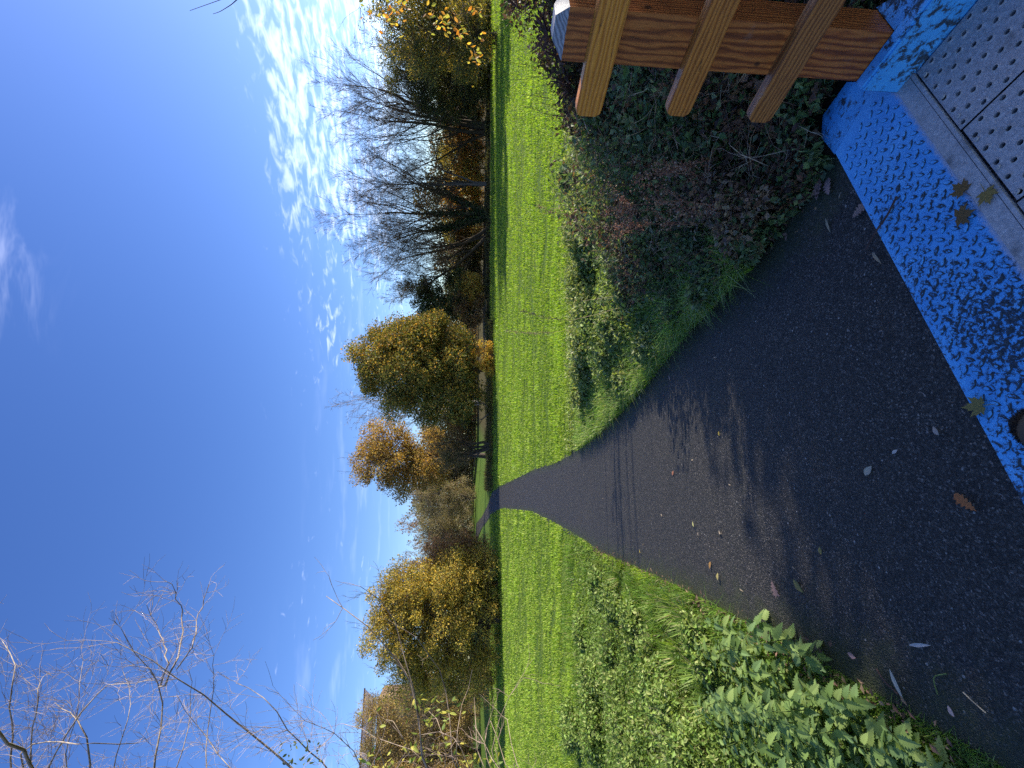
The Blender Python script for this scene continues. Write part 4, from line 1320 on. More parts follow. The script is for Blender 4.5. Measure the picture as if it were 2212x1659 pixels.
def build_bank():
    rng = np.random.default_rng(211)
    # leafy weeds on the right-hand bank
    n = 90000
    y = 1.35 * np.exp(rng.uniform(0, 1, n) * math.log(10.5 / 1.35))
    xl, xr = edge_x(y)
    x = xr - .06 + rng.uniform(0, 1, n) ** 1.1 * (1.12 * y + .96 - xr)
    H = bank_h(x, y)
    brg = BO + 0
    # keep clear of the bridge
    lx = (x - BO[0]) * BB[0] + (y - BO[1]) * BB[1]; ly = (x - BO[0]) * BA[0] + (y - BO[1]) * BA[1]
    ok = (H > .06) & ~((lx < .33) & (ly < .34)) & ~((ly < .1) & (lx < .26))
    x, y, H = x[ok], y[ok], H[ok]
    n = len(x)
    u = rng.uniform(0, 1, n) ** .55
    P = np.stack([x, y, terrain(x, y) + H * u * 1.05], 1)
    brown = np.clip(1.5 * sstep(fbm(x * 1.3, y * 1.3, 21), .45, .62) * (1 - sstep(y, 3.6, 5.0)) * sstep(x, .7, 1.2), 0, .85)
    isb = rng.uniform(0, 1, n) < brown * .8
    col = np.where(isb[:, None], pal(rng, n, [(.17, .09, .055), (.22, .13, .075), (.12, .075, .05)]), pal(rng, n, [(.10, .16, .05), (.13, .20, .065), (.18, .24, .12), (.075, .12, .045), (.22, .27, .11)], None, .25))
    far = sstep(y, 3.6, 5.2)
    col = np.where((rng.uniform(0, 1, n) < far)[:, None] & ~isb[:, None], pal(rng, n, [(.22, .30, .06), (.28, .37, .08), (.16, .23, .05), (.33, .39, .13), (.40, .42, .20)], [3, 3, 3, 1.5, .6], .2), col)  # leaves past the shade line painted sunlit-bright, nearer ones kept shade-dark
    size = rng.uniform(.018, .055, n) * (1 + .07 * y)
    mb = MB()
    D = unit(rng.normal(size=(n, 3)) + np.array([-.3, -.5, -.35]))
    leaves(mb, P, D, up_normals(rng, n, .9), size, rng.uniform(.45, .8, n), col, .18)
    tag(mb.build('bank_weeds', LEAF), 'tangle of dark leaves and dead weeds on the shaded bank by the railing', 'weeds', kind='stuff')
    # dead stems
    n = 1500
    x = rng.uniform(.9, 2.8, n); y = rng.uniform(1.9, 4.4, n)
    xl, xr = edge_x(y)
    lx = (x - BO[0]) * BB[0] + (y - BO[1]) * BB[1]; ly = (x - BO[0]) * BA[0] + (y - BO[1]) * BA[1]
    ok = (x > xr + .25) & ~((lx < .36) & (ly < .40))
    x, y = x[ok], y[ok]
    n = len(x)
    S = np.stack([x, y, terrain(x, y) + bank_h(x, y) * rng.uniform(.5, 1.0, n)], 1)
    lv = grow(rng, S, np.stack([rng.normal(size=n), rng.normal(size=n), rng.uniform(-.2, 1.0, n)], 1), rng.uniform(.08, .3, n), np.full(n, .0024), [dict(m=4, wander=.25, up=-.08, n=3, ang=40, lf=.5, rf=.7, rmin=.0011), dict(m=2, wander=.2)])
    mb = MB()
    cc = pal(rng, n, [(.30, .20, .13), (.20, .11, .075), (.42, .33, .22), (.14, .08, .055)])
    tubes(mb, lv[0][0], lv[0][1], 3, cc)
    tubes(mb, lv[1][0], lv[1][1], 3, np.repeat(cc, 3, axis=0))
    tag(mb.build('dead_stems', BARK), 'brown dead weed stems matted over the shaded bank', 'stems', kind='stuff')
    # grass through the bank
    n = 13000
    y = 2.4 * np.exp(rng.uniform(0, 1, n) * math.log(9 / 2.4))
    xl, xr = edge_x(y)
    x = xr + rng.exponential(.35, n) * (.5 + .15 * y)
    lx = (x - BO[0]) * BB[0] + (y - BO[1]) * BB[1]; ly = (x - BO[0]) * BA[0] + (y - BO[1]) * BA[1]
    ok = ~((lx < .36) & (ly < .36))
    x, y = x[ok], y[ok]
    n = len(x)
    P = np.stack([x, y, terrain(x, y) + .3 * bank_h(x, y)], 1)
    mb = MB()
    blades(mb, P, np.stack([rng.normal(-.3, .5, n), rng.normal(-.1, .5, n), np.zeros(n)], 1), rng.uniform(.06, .26, n), .0055 + .0008 * y, pal(rng, n, [(.16, .28, .05), (.21, .35, .06), (.28, .38, .08), (.36, .38, .16)]), rng, .45)
    tag(mb.build('bank_grass', GRASS), 'uneven grass at the foot of the weedy bank', 'grass', kind='stuff')


build_bank()


def build_verge():
    rng = np.random.default_rng(221)
    n = 130000
    y = .45 * np.exp(rng.uniform(0, 1, n) * math.log(9.5 / .45))
    xl, xr = edge_x(y)
    x = xl - rng.uniform(0, 1, n) ** 1.1 * (1.1 * y + .6 + xl)
    H = verge_h(x, y)
    ok = (H > .05) & (x > -1.15 * y - 1)
    x, y, H = x[ok], y[ok], H[ok]
    n = len(x)
    patch = fbm(x * .9, y * .9, 31)
    P = np.stack([x, y, terrain(x, y) + H * rng.uniform(0, 1, n) ** .55], 1)
    col = pal(rng, n, [(.13, .21, .035), (.17, .26, .05), (.22, .30, .07), (.10, .16, .03), (.28, .31, .13)], [3, 3, 2, 2, .8], .2)
    mb = MB()
    D = unit(rng.normal(size=(n, 3)) + np.array([.3, -.5, -.3]))
    leaves(mb, P, D, up_normals(rng, n, .9), rng.uniform(.014, .038, n) * (1 + .1 * y), rng.uniform(.4, .8, n), col, .18)
    tag(mb.build('verge_weeds', LEAF), 'sunlit low leafy weeds on the verge left of the path', 'weeds', kind='stuff')
    n = 80000
    y = .45 * np.exp(rng.uniform(0, 1, n) * math.log(11 / .45))
    xl, xr = edge_x(y)
    x = xl + .03 - rng.uniform(0, 1, n) ** 1.3 * (1.1 * y + .6 + xl)
    tall = fbm(x * 1.2, y * 1.2, 41)
    P = np.stack([x, y, terrain(x, y) + .25 * verge_h(x, y)], 1)
    mb = MB()
    blades(mb, P, np.stack([rng.normal(.1, .5, n), rng.normal(-.1, .45, n), np.zeros(n)], 1), (.04 + .20 * sstep(tall, .45, .75) * sstep(y, 1.9, 3.0)) * rng.uniform(.5, 1.2, n), .0035 + .0008 * y, pal(rng, n, [(.15, .27, .035), (.20, .32, .05), (.11, .20, .03), (.30, .33, .10), (.34, .28, .14)], [3, 3, 2, 1, .5]), rng, .45)
    tag(mb.build('verge_grass', GRASS), 'rough long grass among the weeds left of the path', 'grass', kind='stuff')
    # leaf litter and dead bits along the path's left edge
    n = 1300
    y = rng.uniform(1.3, 7.5, n)
    xl, xr = edge_x(y)
    x = np.where(rng.uniform(0, 1, n) < .65, xl + rng.normal(.0, .05, n), xr + .02 + rng.normal(0, .05, n))
    k_ = (x < 0) | (y > 1.85)
    x, y = x[k_], y[k_]; n = len(x)
    P = np.stack([x, y, terrain(x, y) + .03 + rng.uniform(0, .03, n)], 1)
    mb = MB()
    leaves(mb, P, unit(rng.normal(size=(n, 3)) * np.array([1, 1, .2])), up_normals(rng, n, 2), rng.uniform(.012, .04, n), .5, pal(rng, n, [(.20, .12, .08), (.13, .08, .05), (.28, .19, .11), (.09, .06, .04)]), .2)
    tag(mb.build('leaf_litter', DRY), 'crumbled brown leaf litter along the path edges', 'litter', kind='stuff')


build_verge()


def weed_clump(X, Y, h, r, nleaf, cols, wts, seed, label, group, ls=.036, off=0.0):
    """a leafy hummock: stems from one root, leaves thick on its outside"""
    p = ground_at(X, Y)
    rng = np.random.default_rng(seed)
    root = empty('weed_clump', (p[0], p[1], float(terrain(p[0], p[1]))))
    tag(root, label, 'weeds', group)
    k = 5
    cc = np.stack([rng.normal(size=k) * r * .38, rng.normal(size=k) * r * .38, rng.uniform(.45, .75, k) * h], 1)
    rr = np.stack([rng.uniform(.4, .62, k) * r, rng.uniform(.4, .62, k) * r, rng.uniform(.3, .45, k) * h], 1)
    mb = MB()
    ns = 46
    D = unit(np.stack([rng.normal(size=ns) * .6 * r / h, rng.normal(size=ns) * .6 * r / h, np.ones(ns)], 1))
    S = np.stack([rng.normal(size=ns) * r * .25, rng.normal(size=ns) * r * .25, np.zeros(ns)], 1)
    lv = grow(rng, S, D, h * rng.uniform(.7, 1.15, ns), np.full(ns, .0026), [dict(m=4, wander=.14, up=.05, n=3, ang=35, lf=.4, rf=.7, rmin=.0014), dict(m=2)])
    tubes_levels(mb, lv, [(.14, .13, .06), (.16, .14, .07)], (4, 3))
    mb.build('stems', BARK, root)['kind'] = 'stuff'
    i = rng.integers(k, size=nleaf)
    d = rand_unit(rng, nleaf)
    d[:, 2] = np.where(d[:, 2] < -.3, -d[:, 2], d[:, 2])
    P = cc[i] + d * rr[i] * rng.uniform(.55, 1.08, (nleaf, 1))
    low = P[:, 2] < .02
    P[low, 2] = rng.uniform(.02, .1, low.sum())
    q = rng.uniform(0, 1, nleaf) < .15                      # leaves along the stems
    T = lv[1][0].reshape(-1, 3)
    P[q] = T[rng.integers(len(T), size=q.sum())]
    mb = MB()
    leaves(mb, P, unit(rng.normal(size=(nleaf, 3)) * .8 + d * .6 + np.array([0, 0, -.5])), unit(d + rng.normal(size=(nleaf, 3)) * .45 + np.array([0, 0, .3])), ls * rng.uniform(.55, 1.4, nleaf), rng.uniform(.45, .75, nleaf), pal(rng, nleaf, cols, wts, .22), .2)
    mb.build('leaves', LEAF, root)['kind'] = 'stuff'


def build_clumps():
    pale = [(.26, .33, .09), (.34, .40, .14), (.20, .27, .07), (.42, .44, .22), (.15, .21, .05)]  # sunlit hummocks: the sun's sheen is painted into these paler greens
    dark = [(.10, .16, .055), (.14, .21, .08), (.20, .26, .13), (.08, .12, .045), (.16, .12, .07)]  # shaded hummocks: shade painted in as darker greens
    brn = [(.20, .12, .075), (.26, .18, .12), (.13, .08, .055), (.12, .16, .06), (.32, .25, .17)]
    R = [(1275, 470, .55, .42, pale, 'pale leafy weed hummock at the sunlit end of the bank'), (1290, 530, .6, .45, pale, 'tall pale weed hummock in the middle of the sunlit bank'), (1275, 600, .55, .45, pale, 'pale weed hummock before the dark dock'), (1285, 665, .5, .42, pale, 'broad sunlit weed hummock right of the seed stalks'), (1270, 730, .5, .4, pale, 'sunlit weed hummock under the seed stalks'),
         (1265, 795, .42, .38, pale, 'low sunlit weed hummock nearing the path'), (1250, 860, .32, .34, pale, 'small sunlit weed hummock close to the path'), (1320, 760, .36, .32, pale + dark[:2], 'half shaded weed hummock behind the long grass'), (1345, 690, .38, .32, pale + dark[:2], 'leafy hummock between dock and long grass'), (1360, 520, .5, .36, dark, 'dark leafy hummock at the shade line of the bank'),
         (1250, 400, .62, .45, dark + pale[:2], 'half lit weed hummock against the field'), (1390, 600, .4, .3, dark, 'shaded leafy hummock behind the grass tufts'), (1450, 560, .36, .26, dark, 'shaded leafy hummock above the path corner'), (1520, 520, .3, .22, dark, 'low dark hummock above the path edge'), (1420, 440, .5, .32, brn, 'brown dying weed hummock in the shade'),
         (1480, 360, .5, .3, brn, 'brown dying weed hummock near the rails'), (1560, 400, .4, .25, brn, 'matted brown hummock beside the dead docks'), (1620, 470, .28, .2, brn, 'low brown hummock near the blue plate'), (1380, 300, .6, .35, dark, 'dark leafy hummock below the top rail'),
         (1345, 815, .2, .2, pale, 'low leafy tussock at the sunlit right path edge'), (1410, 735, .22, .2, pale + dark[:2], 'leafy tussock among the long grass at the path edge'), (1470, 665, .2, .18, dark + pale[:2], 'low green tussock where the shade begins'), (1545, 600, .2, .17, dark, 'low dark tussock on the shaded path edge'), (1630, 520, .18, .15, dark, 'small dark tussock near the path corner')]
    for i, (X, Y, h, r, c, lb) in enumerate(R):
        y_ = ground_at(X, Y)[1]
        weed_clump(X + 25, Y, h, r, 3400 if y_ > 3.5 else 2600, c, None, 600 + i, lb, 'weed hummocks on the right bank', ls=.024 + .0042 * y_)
    lit = [(.22, .32, .07), (.28, .38, .09), (.17, .26, .05), (.34, .40, .14), (.12, .19, .04)]
    L = [(1290, 1250, .22, .3), (1330, 1310, .26, .3), (1385, 1350, .24, .26), (1340, 1400, .32, .34), (1430, 1410, .26, .26), (1290, 1470, .4, .42), (1370, 1500, .36, .34), (1460, 1490, .3, .28), (1300, 1570, .46, .44), (1390, 1590, .4, .36), (1500, 1560, .36, .28), (1440, 1640, .42, .34), (1530, 1380, .2, .2), (1250, 1360, .26, .36), (1240, 1560, .4, .5), (1550, 1620, .4, .28)]
    for i, (X, Y, h, r) in enumerate(L):
        y_ = ground_at(X, Y)[1]
        weed_clump(X + 15, Y, h, r, 2600, lit, None, 640 + i, ['leafy green weed hummock in the sunlit left verge', 'sunlit weed hummock at the far end of the left verge', 'tall weed hummock in the left verge by the picture edge'][0 if 1300 < Y < 1540 else 1 if Y <= 1300 else 2], 'weed hummocks in the left verge', ls=.022 + .004 * y_)


build_clumps()


def tuft(X, Y, seed, nb, h, label, group, spread=.09, lean=(-.5, -.3), cols=None):
    p = ground_at(X, Y)
    rng = np.random.default_rng(seed)
    n = nb
    a = rng.uniform(0, 2 * math.pi, n); r = spread * rng.uniform(0, 1, n) ** .5
    P = np.stack([r * np.cos(a), r * np.sin(a), np.zeros(n)], 1)
    ln = np.stack([np.cos(a) * .55 + lean[0] * .6, np.sin(a) * .55 + lean[1] * .6, 0 * a], 1) * rng.uniform(.3, 1.25, (n, 1))
    mb = MB()
    # long blades as bent strips
    m = 5
    t = np.linspace(0, 1, m)[None, :, None]
    hh = (h * rng.uniform(.55, 1.2, n))[:, None, None]
    C = P[:, None, :] + hh * (np.array([[[0, 0, 1.]]]) * (t - .62 * t ** 2 * np.linalg.norm(ln, axis=1)[:, None, None]) + ln[:, None, :] * t ** 1.6)
    side = np.stack([-np.sin(a), np.cos(a), 0 * a], 1)[:, None, :]
    w = (.0058 * (1 - .93 * t ** 1.6)) * rng.uniform(.6, 1.3, (n, 1, 1))
    V = np.stack([C - side * w, C + side * w], 2).reshape(-1, 3)
    i, j = np.meshgrid(np.arange(n), np.arange(m - 1), indexing='ij')
    b = (i * m + j) * 2
    F = np.stack([b, b + 1, b + 3, b + 2], -1).reshape(-1, 4)
    c = pal(rng, n, cols or [(.20, .34, .06), (.26, .42, .08), (.15, .26, .05), (.36, .42, .15), (.46, .42, .24)], [3, 3, 2, 1, .6])
    mb.add(V, [F], np.repeat(c, 2 * m, axis=0))
    o = mb.build('grass_tuft', GRASS)
    o.location = (p[0], p[1], float(terrain(p[0], p[1])) + .01)
    tag(o, label, 'grass tuft', group)


def build_tufts():
    R = [(1372, 800, .26), (1425, 742, .30), (1470, 705, .24), (1500, 690, .34), (1548, 645, .26), (1330, 848, .24), (1300, 892, .2), (1255, 962, .18), (1395, 770, .2), (1590, 600, .2), (1470, 640, .32), (1440, 690, .28)]
    for i, (X, Y, h) in enumerate(R):
        tuft(X, Y - 14, 300 + i, int(45 + 80 * ((i * 37) % 10) / 10), h, ['tuft of long green grass leaning over the right path edge', 'drooping grass tuft at the right path edge'][i % 2], 'grass tufts along the right path edge', spread=.05 + .012 * (i % 5), lean=(-.3 - .12 * (i % 4), -.5 + .15 * (i % 5)))
    L = [(1300, 1215), (1345, 1235), (1390, 1262), (1430, 1280), (1470, 1305), (1505, 1330), (1440, 1370), (1480, 1400), (1380, 1330), (1530, 1440), (1560, 1500), (1420, 1460)]
    for i, (X, Y) in enumerate(L):
        tuft(X, Y + 10, 330 + i, 150, .22, 'tuft of sunlit grass in the verge left of the path', 'grass tufts in the left verge', lean=(.3, -.2), cols=[(.20, .32, .05), (.26, .36, .07), (.14, .24, .04), (.36, .38, .14), (.42, .36, .18)])


build_tufts()


# ------------------------------------------------------------------ nettles, docks, stalks
def leaf_template(outline, fold=.12, curl=.1):
    """outline: list of (t along, half width). returns V (along x=dir, y=side, z=normal), F"""
    V, F = [], []
    for t, w in outline:
        V.append((t, 0, -curl * t * t)); V.append((t, w, fold * w - curl * t * t)); V.append((t, -w, fold * w - curl * t * t))
    for i in range(len(outline) - 1):
        a, b = 3 * i, 3 * (i + 1)
        F += [(a, b, b + 1, a + 1), (b, a, a + 2, b + 2)]
    return np.array(V, float), np.array(F)


NETTLE = []
for k in range(15):
    t = k / 14
    w = .40 * math.sin(math.pi * min(1, (t * .84 + .12))) ** .9 * (1 - .6 * t) * 1.3
    if k % 2 == 0:
        w *= .62
    NETTLE.append((t, max(w, .004)))
NETTLE[-1] = (1.0, .003)
NETTLE_T = leaf_template(NETTLE, .22, .18)
DOCK_T = leaf_template([(0, .01), (.12, .06), (.25, .13), (.45, .19), (.65, .17), (.85, .09), (1, .005)], .25, .25)
OVAL_T = leaf_template([(0, .01), (.15, .14), (.35, .25), (.55, .26), (.75, .18), (.92, .07), (1, .004)], .2, .15)


def place(mb, T, P, D, Nn, size, col):
    V0, F0 = T
    P = np.atleast_2d(P); n = len(P)
    D = unit(D); S = unit(np.cross(Nn, D)); Nn = np.cross(D, S)
    size = np.broadcast_to(np.asarray(size, float), (n,))
    V = P[:, None, :] + size[:, None, None] * (V0[None, :, 0:1] * D[:, None, :] + V0[None, :, 1:2] * S[:, None, :] + V0[None, :, 2:3] * Nn[:, None, :])
    F = (F0[None] + (np.arange(n) * len(V0))[:, None, None]).reshape(-1, F0.shape[1])
    col = np.asarray(col, float)
    mb.add(V.reshape(-1, 3), [F], np.repeat(col, len(V0), axis=0) if col.ndim == 2 else col)


NETTLE_ME = [new_mesh('nettle_leaf', NETTLE_T[0] * np.array([1, w_, 1]), [NETTLE_T[1]], LEAF, np.array(c_)) for w_, c_ in ((.9, (.20, .30, .09)), (.8, (.15, .24, .07)), (.95, (.27, .36, .11)), (.8, (.17, .27, .10)), (.9, (.11, .18, .05)), (.85, (.24, .34, .10)))]


def nettle(X, Y, h, seed, label, lean=(.0, -.05), group='nettles beside the left path edge', size=.085):
    p = ground_at(X, Y)
    rng = np.random.default_rng(seed)
    root = empty('nettle_plant', (p[0], p[1], float(terrain(p[0], p[1]))))
    tag(root, label, 'nettle', group)
    nn = int(6 + h * 20)
    t = np.linspace(0, 1, nn + 1)[:, None]
    tip = np.array([lean[0], lean[1], 1.0]) * h + np.array([rng.normal() * .05, rng.normal() * .05, 0])
    Pm = t * tip + np.array([[rng.normal() * .02, rng.normal() * .02, 0]]) * np.sin(t * 3.1)
    mb = MB()
    tubes(mb, Pm[None], np.linspace(.0032, .0016, nn + 1)[None], 5, (.14, .20, .06))
    mb.build('stem', LEAF, root)
    for k in range(1, nn + 1):
        a0 = (k % 2) * math.pi / 2 + rng.normal() * .3
        f = k / nn
        s = size * (.55 + .75 * math.sin(math.pi * min(1, f * .75 + .12))) * rng.uniform(.8, 1.25)
        if k == nn:
            s *= .6
        for q in range(2 if k < nn else 4):
            a = a0 + q * (math.pi if k < nn else math.pi / 2)
            d = unit(np.array([math.cos(a), math.sin(a), .35 if k == nn else rng.uniform(-.55, .25)]))
            nv = unit(np.array([0, 0, 1.]) + rng.normal(size=3) * .22)
            sd = unit(np.cross(nv, d)); nv = np.cross(d, sd)
            o = link('leaf', NETTLE_ME[rng.integers(len(NETTLE_ME))], root)
            p_ = Pm[k] + d * .012
            o.matrix_local = Matrix(((d[0] * s, sd[0] * s, nv[0] * s, p_[0]), (d[1] * s, sd[1] * s, nv[1] * s, p_[1]), (d[2] * s, sd[2] * s, nv[2] * s, p_[2]), (0, 0, 0, 1)))
    return root


def build_nettles():
    L = [(1640, 1345, .30, 'dark nettle sprig poking furthest out over the path'), (1700, 1378, .30, 'dark nettle beside the one poking out over the path'), (1760, 1395, .26, 'low dark nettle at the bulge of the verge'),
         (1590, 1365, .30, None), (1610, 1410, .34, None), (1650, 1420, .36, None), (1640, 1470, .40, None), (1690, 1460, .40, None), (1740, 1455, .36, None), (1600, 1500, .40, None), (1650, 1530, .46, None), (1700, 1520, .46, None),
         (1760, 1510, .44, None), (1800, 1500, .34, None), (1720, 1580, .50, None), (1780, 1570, .46, None), (1830, 1560, .36, None), (1660, 1600, .5, None), (1850, 1620, .34, None), (1790, 1640, .46, None), (1740, 1640, .5, None), (1600, 1580, .42, None), (1560, 1440, .30, None),
         (1985, 1615, .16, 'grey green nettle at the bottom corner of the path edge'), (2060, 1650, .14, 'pale nettle tip at the very edge of the picture by the path'), (1900, 1640, .22, None), (1860, 1530, .20, None), (1900, 1580, .2, None), (1940, 1640, .16, None), (1820, 1600, .38, None), (1760, 1610, .46, None), (1690, 1560, .5, None), (1560, 1520, .4, None), (1620, 1545, .42, None)]
    for i, (X, Y, h, lb) in enumerate(L):
        nettle(X + 40 * h * 2, Y, h * .8, 400 + i, lb or ('sunlit nettle in the front row of the clump nearest the path' if Y < 1450 else 'nettle in the middle of the thick clump left of the path' if Y < 1560 else 'nettle at the back of the clump by the picture\'s edge'), lean=(.12, -.1), group=None if lb else 'nettles beside the left path edge', size=.055)


build_nettles()


def build_docks():
    for i, (X, Y, nl, s, lb) in enumerate([(1345, 560, 6, .24, 'broad leafed dark dock in the bank behind the grass tufts'), (1330, 640, 5, .2, 'smaller broad leafed dock beside the dark dock')]):
        p = ground_at(X, Y, .15)
        rng = np.random.default_rng(440 + i)
        root = empty('dock_plant', (p[0], p[1], float(terrain(p[0], p[1])) + .2))
        tag(root, lb, 'dock')
        for k in range(nl):
            a = k * 6.28 / nl + rng.normal() * .3
            mb = MB()
            d = np.array([[math.cos(a), math.sin(a), rng.uniform(.3, 1.0)]])
            place(mb, DOCK_T, np.zeros((1, 3)), d, np.array([[-.3 * math.cos(a), -.3 * math.sin(a), 1.]]), s * rng.uniform(.8, 1.2), np.array([(.07, .13, .035)]))
            mb.build('leaf', LEAF, root)
    # tall seed-head stalks
    for i, (bx, by, tx, ty, y, kind, lb) in enumerate([(1252, 707, 1096, 716, 7.0, 1, 'tallest seedhead stalk standing above the sunlit bank'), (1298, 692, 1125, 671, 6.4, 1, 'seedhead stalk leaning beside the tallest one'), (1301, 432, 1176, 351, 5.6, 0, 'thin dark stalk leaning out over the field'),
                                                       (1290, 470, 1155, 442, 5.8, 1, 'short dark seedhead stalk in the middle of the bank'), (1480, 595, 1255, 650, 4.6, 0, 'pale arched straw stalk over the bank'), (1470, 610, 1240, 690, 4.6, 0, 'second pale arched straw stalk over the bank'), (1520, 430, 1350, 560, 4.0, 0, 'dark slanting stem across the bank')]):
        A, B = at(bx, by, y), at(tx, ty, y)
        rng = np.random.default_rng(450 + i)
        A[2] = min(A[2], float(terrain(A[0], A[1])) + .25)
        t = np.linspace(0, 1, 9)[:, None]
        P = A * (1 - t) + B * t + np.array([[-.06, 0, .06]]) * np.sin(t * math.pi) + rng.normal(size=(9, 3)) * .006
        root = empty('seed_stalk', tuple(A))
        tag(root, lb, 'stalk')
        mb = MB()
        c = (.42, .32, .2) if i in (4, 5) else (.24, .18, .10)
        tubes(mb, (P - A)[None], np.linspace(.0032, .0016, 9)[None], 4, c)
        mb.build('stem', BARK, root)
        if kind:
            n = 130
            s = rng.uniform(.42, 1.0, n)
            q = s * 8; k = np.minimum(q.astype(int), 7); f = (q - k)[:, None]
            Q = P[k] * (1 - f) + P[k + 1] * f - A + rng.normal(size=(n, 3)) * .012
            mb = MB()
            leaves(mb, Q, rand_unit(rng, n) + np.array([0, 0, .4]), rand_unit(rng, n), rng.uniform(.014, .034, n), .7, pal(rng, n, [(.26, .23, .11), (.20, .17, .08), (.32, .30, .14)]), .2)
            mb.build('seedhead', DRY, root)['kind'] = 'stuff'

    # dead, rust-brown dock stalks standing in the shaded bank
    rng = np.random.default_rng(470)
    spots = [(1640, 330), (1600, 300), (1560, 345), (1520, 320), (1620, 400), (1570, 420), (1530, 455), (1490, 400), (1470, 350), (1450, 440), (1430, 300), (1660, 450), (1500, 500), (1420, 380), (1590, 480), (1400, 330)]
    for i, (X, Y) in enumerate(spots):
        p = ground_at(X, Y)
        z0 = float(terrain(p[0], p[1]))
        h = rng.uniform(.45, .78)
        root = empty('dead_dock', (p[0], p[1], z0))
        tag(root, 'rust brown dead dock stalk standing in the shaded bank', 'dock', 'dead dock stalks in the bank')
        t = np.linspace(0, 1, 8)[:, None]
        ln = rng.normal(size=2) * .12
        P = t * np.array([[ln[0] * h, ln[1] * h, h]]) + rng.normal(size=(8, 3)) * .006
        mb = MB()
        tubes(mb, P[None], np.linspace(.0042, .002, 8)[None], 5, (.20, .10, .06))
        nb = 7
        lv = grow(rng, P[rng.integers(3, 7, nb)], unit(rng.normal(size=(nb, 3)) * np.array([1, 1, .3]) + np.array([0, 0, 1.1])), rng.uniform(.10, .24, nb), np.full(nb, .0018), [dict(m=4, wander=.12, up=.15)])
        tubes_levels(mb, lv, [(.22, .11, .07)], (3,))
        mb.build('stem', BARK, root)
        Q = np.concatenate([lv[0][0].reshape(-1, 3), P[4:]])
        n = 420
        Q = Q[rng.integers(len(Q), size=n)] + rng.normal(size=(n, 3)) * .014
        mb = MB()
        leaves(mb, Q, rand_unit(rng, n), rand_unit(rng, n), rng.uniform(.008, .018, n), .8, pal(rng, n, [(.24, .11, .07), (.17, .08, .055), (.30, .17, .11), (.36, .26, .19)]), .2)
        mb.build('seedhead', DRY, root)['kind'] = 'stuff'


build_docks()


def build_brambles():
    dark = [(.055, .032, .026), (.08, .045, .032), (.045, .04, .022), (.10, .09, .04), (.035, .028, .02)]
    for i, (x, y, h, rx, c, lb) in enumerate([(3.0, 3.1, 1.45, .85, dark, 'dark purple brown bramble mound just beyond the timber post'), (2.5, 3.4, 1.0, .5, dark + [(.14, .17, .05)], 'smaller dark bramble mound between post and field'), (4.3, 4.4, 1.6, 1.1, dark, 'dark bramble behind the post against the field'), (3.2, 4.6, .95, .8, dark + [(.10, .14, .04)] * 2, 'low leafy bramble at the top of the bank')]):
        b = gz(x, y)
        leafy_tree('bramble_bush', lb, b, [(0, 0, h * .5, rx, rx * .9, h * .5), (rx * .3, 0, h * .75, rx * .6, rx * .5, h * .3), (0, 0, h * .2, rx * 1.1, rx, h * .2)], 100, .19, 11000, .045, c, None, 460 + i, .1, .02, cat='bramble', stems=6, shell=.5, twigc=(.10, .05, .04), top_twigs=24, tr=.004, gain=1.1, hs=1)


build_brambles()

# ------------------------------------------------------------------ foreground branches
def d11(x, y):
    return .3472 * x, 1206.9 + .3472 * y


def d10(x, y):
    return (1100 + .452 * x) / 1.8228, (2400 + .452 * y) / 1.8228


def d6(x, y):
    return 713 + .2315 * x, .2315 * y


def resample(P, m):
    P = np.asarray(P, float)
    s = np.concatenate([[0], np.cumsum(np.linalg.norm(np.diff(P, axis=0), axis=1))])
    t = np.linspace(0, s[-1], m)
    Q = np.stack([np.interp(t, s, P[:, k]) for k in range(3)], 1)
    Q[1:-1] = .25 * Q[:-2] + .5 * Q[1:-1] + .25 * Q[2:]
    return Q


def branch_set(mb, defs, rng, col_hi, col_tw, twn=12, twlen=.42, trunk=None, sub=4, rt=.0026, upb=.1):
    """defs: (list of display points, depth, r0, r1); returns points for leaves"""
    ends = []
    for pts, y, r0, r1 in defs:
        P = np.array([at(X, Y, y + .25 * math.sin(k * 1.3 + X * .01)) for k, (X, Y) in enumerate(pts)])
        if trunk is not None:
            P = np.vstack([[trunk(P[0])], P])
        Q = resample(P, 14) + rng.normal(size=(14, 3)) * .008
        tubes(mb, Q[None], np.linspace(r0, r1, 14)[None], 6, col_hi)
        n = twn
        k = rng.integers(2, 14, n)
        S = Q[k]
        T = unit(Q[np.minimum(k + 1, 13)] - Q[k - 1])
        D = unit(T * .7 + rand_unit(rng, n) * .8 + np.array([0, 0, upb]))
        lv = grow(rng, S, D, twlen * rng.uniform(.4, 1.3, n), np.full(n, rt), [dict(m=5, wander=.16, up=.06, n=sub, ang=38, lf=.55, rf=.75, rmin=.0014, t0=.2, taper=.5), dict(m=3, wander=.18, up=.05, taper=.6)])
        tubes(mb, lv[0][0], lv[0][1], 4, col_tw)
        tubes(mb, lv[1][0], lv[1][1], 3, col_tw)
        ends.append(lv[1][0].reshape(-1, 3))
        ends.append(Q[5:])
    return np.concatenate(ends)


def leaf_objects(root, P, D, Nn, size, meshes, rng, name='leaf'):
    o0 = np.array(root.location)
    for i in range(len(P)):
        d = unit(D[i]); sd = unit(np.cross(Nn[i], d)); nv = np.cross(d, sd); s = size[i]
        p = P[i] - o0
        o = link(name, meshes[rng.integers(len(meshes))], root)
        o.matrix_local = Matrix(((d[0] * s, sd[0] * s, nv[0] * s, p[0]), (d[1] * s, sd[1] * s, nv[1] * s, p[1]), (d[2] * s, sd[2] * s, nv[2] * s, p[2]), (0, 0, 0, 1)))


def shifted(mb, root, name, mat, smooth=True):
    return mb.build(name, mat, root, smooth) if root is None else _shift(mb, root, name, mat, smooth)


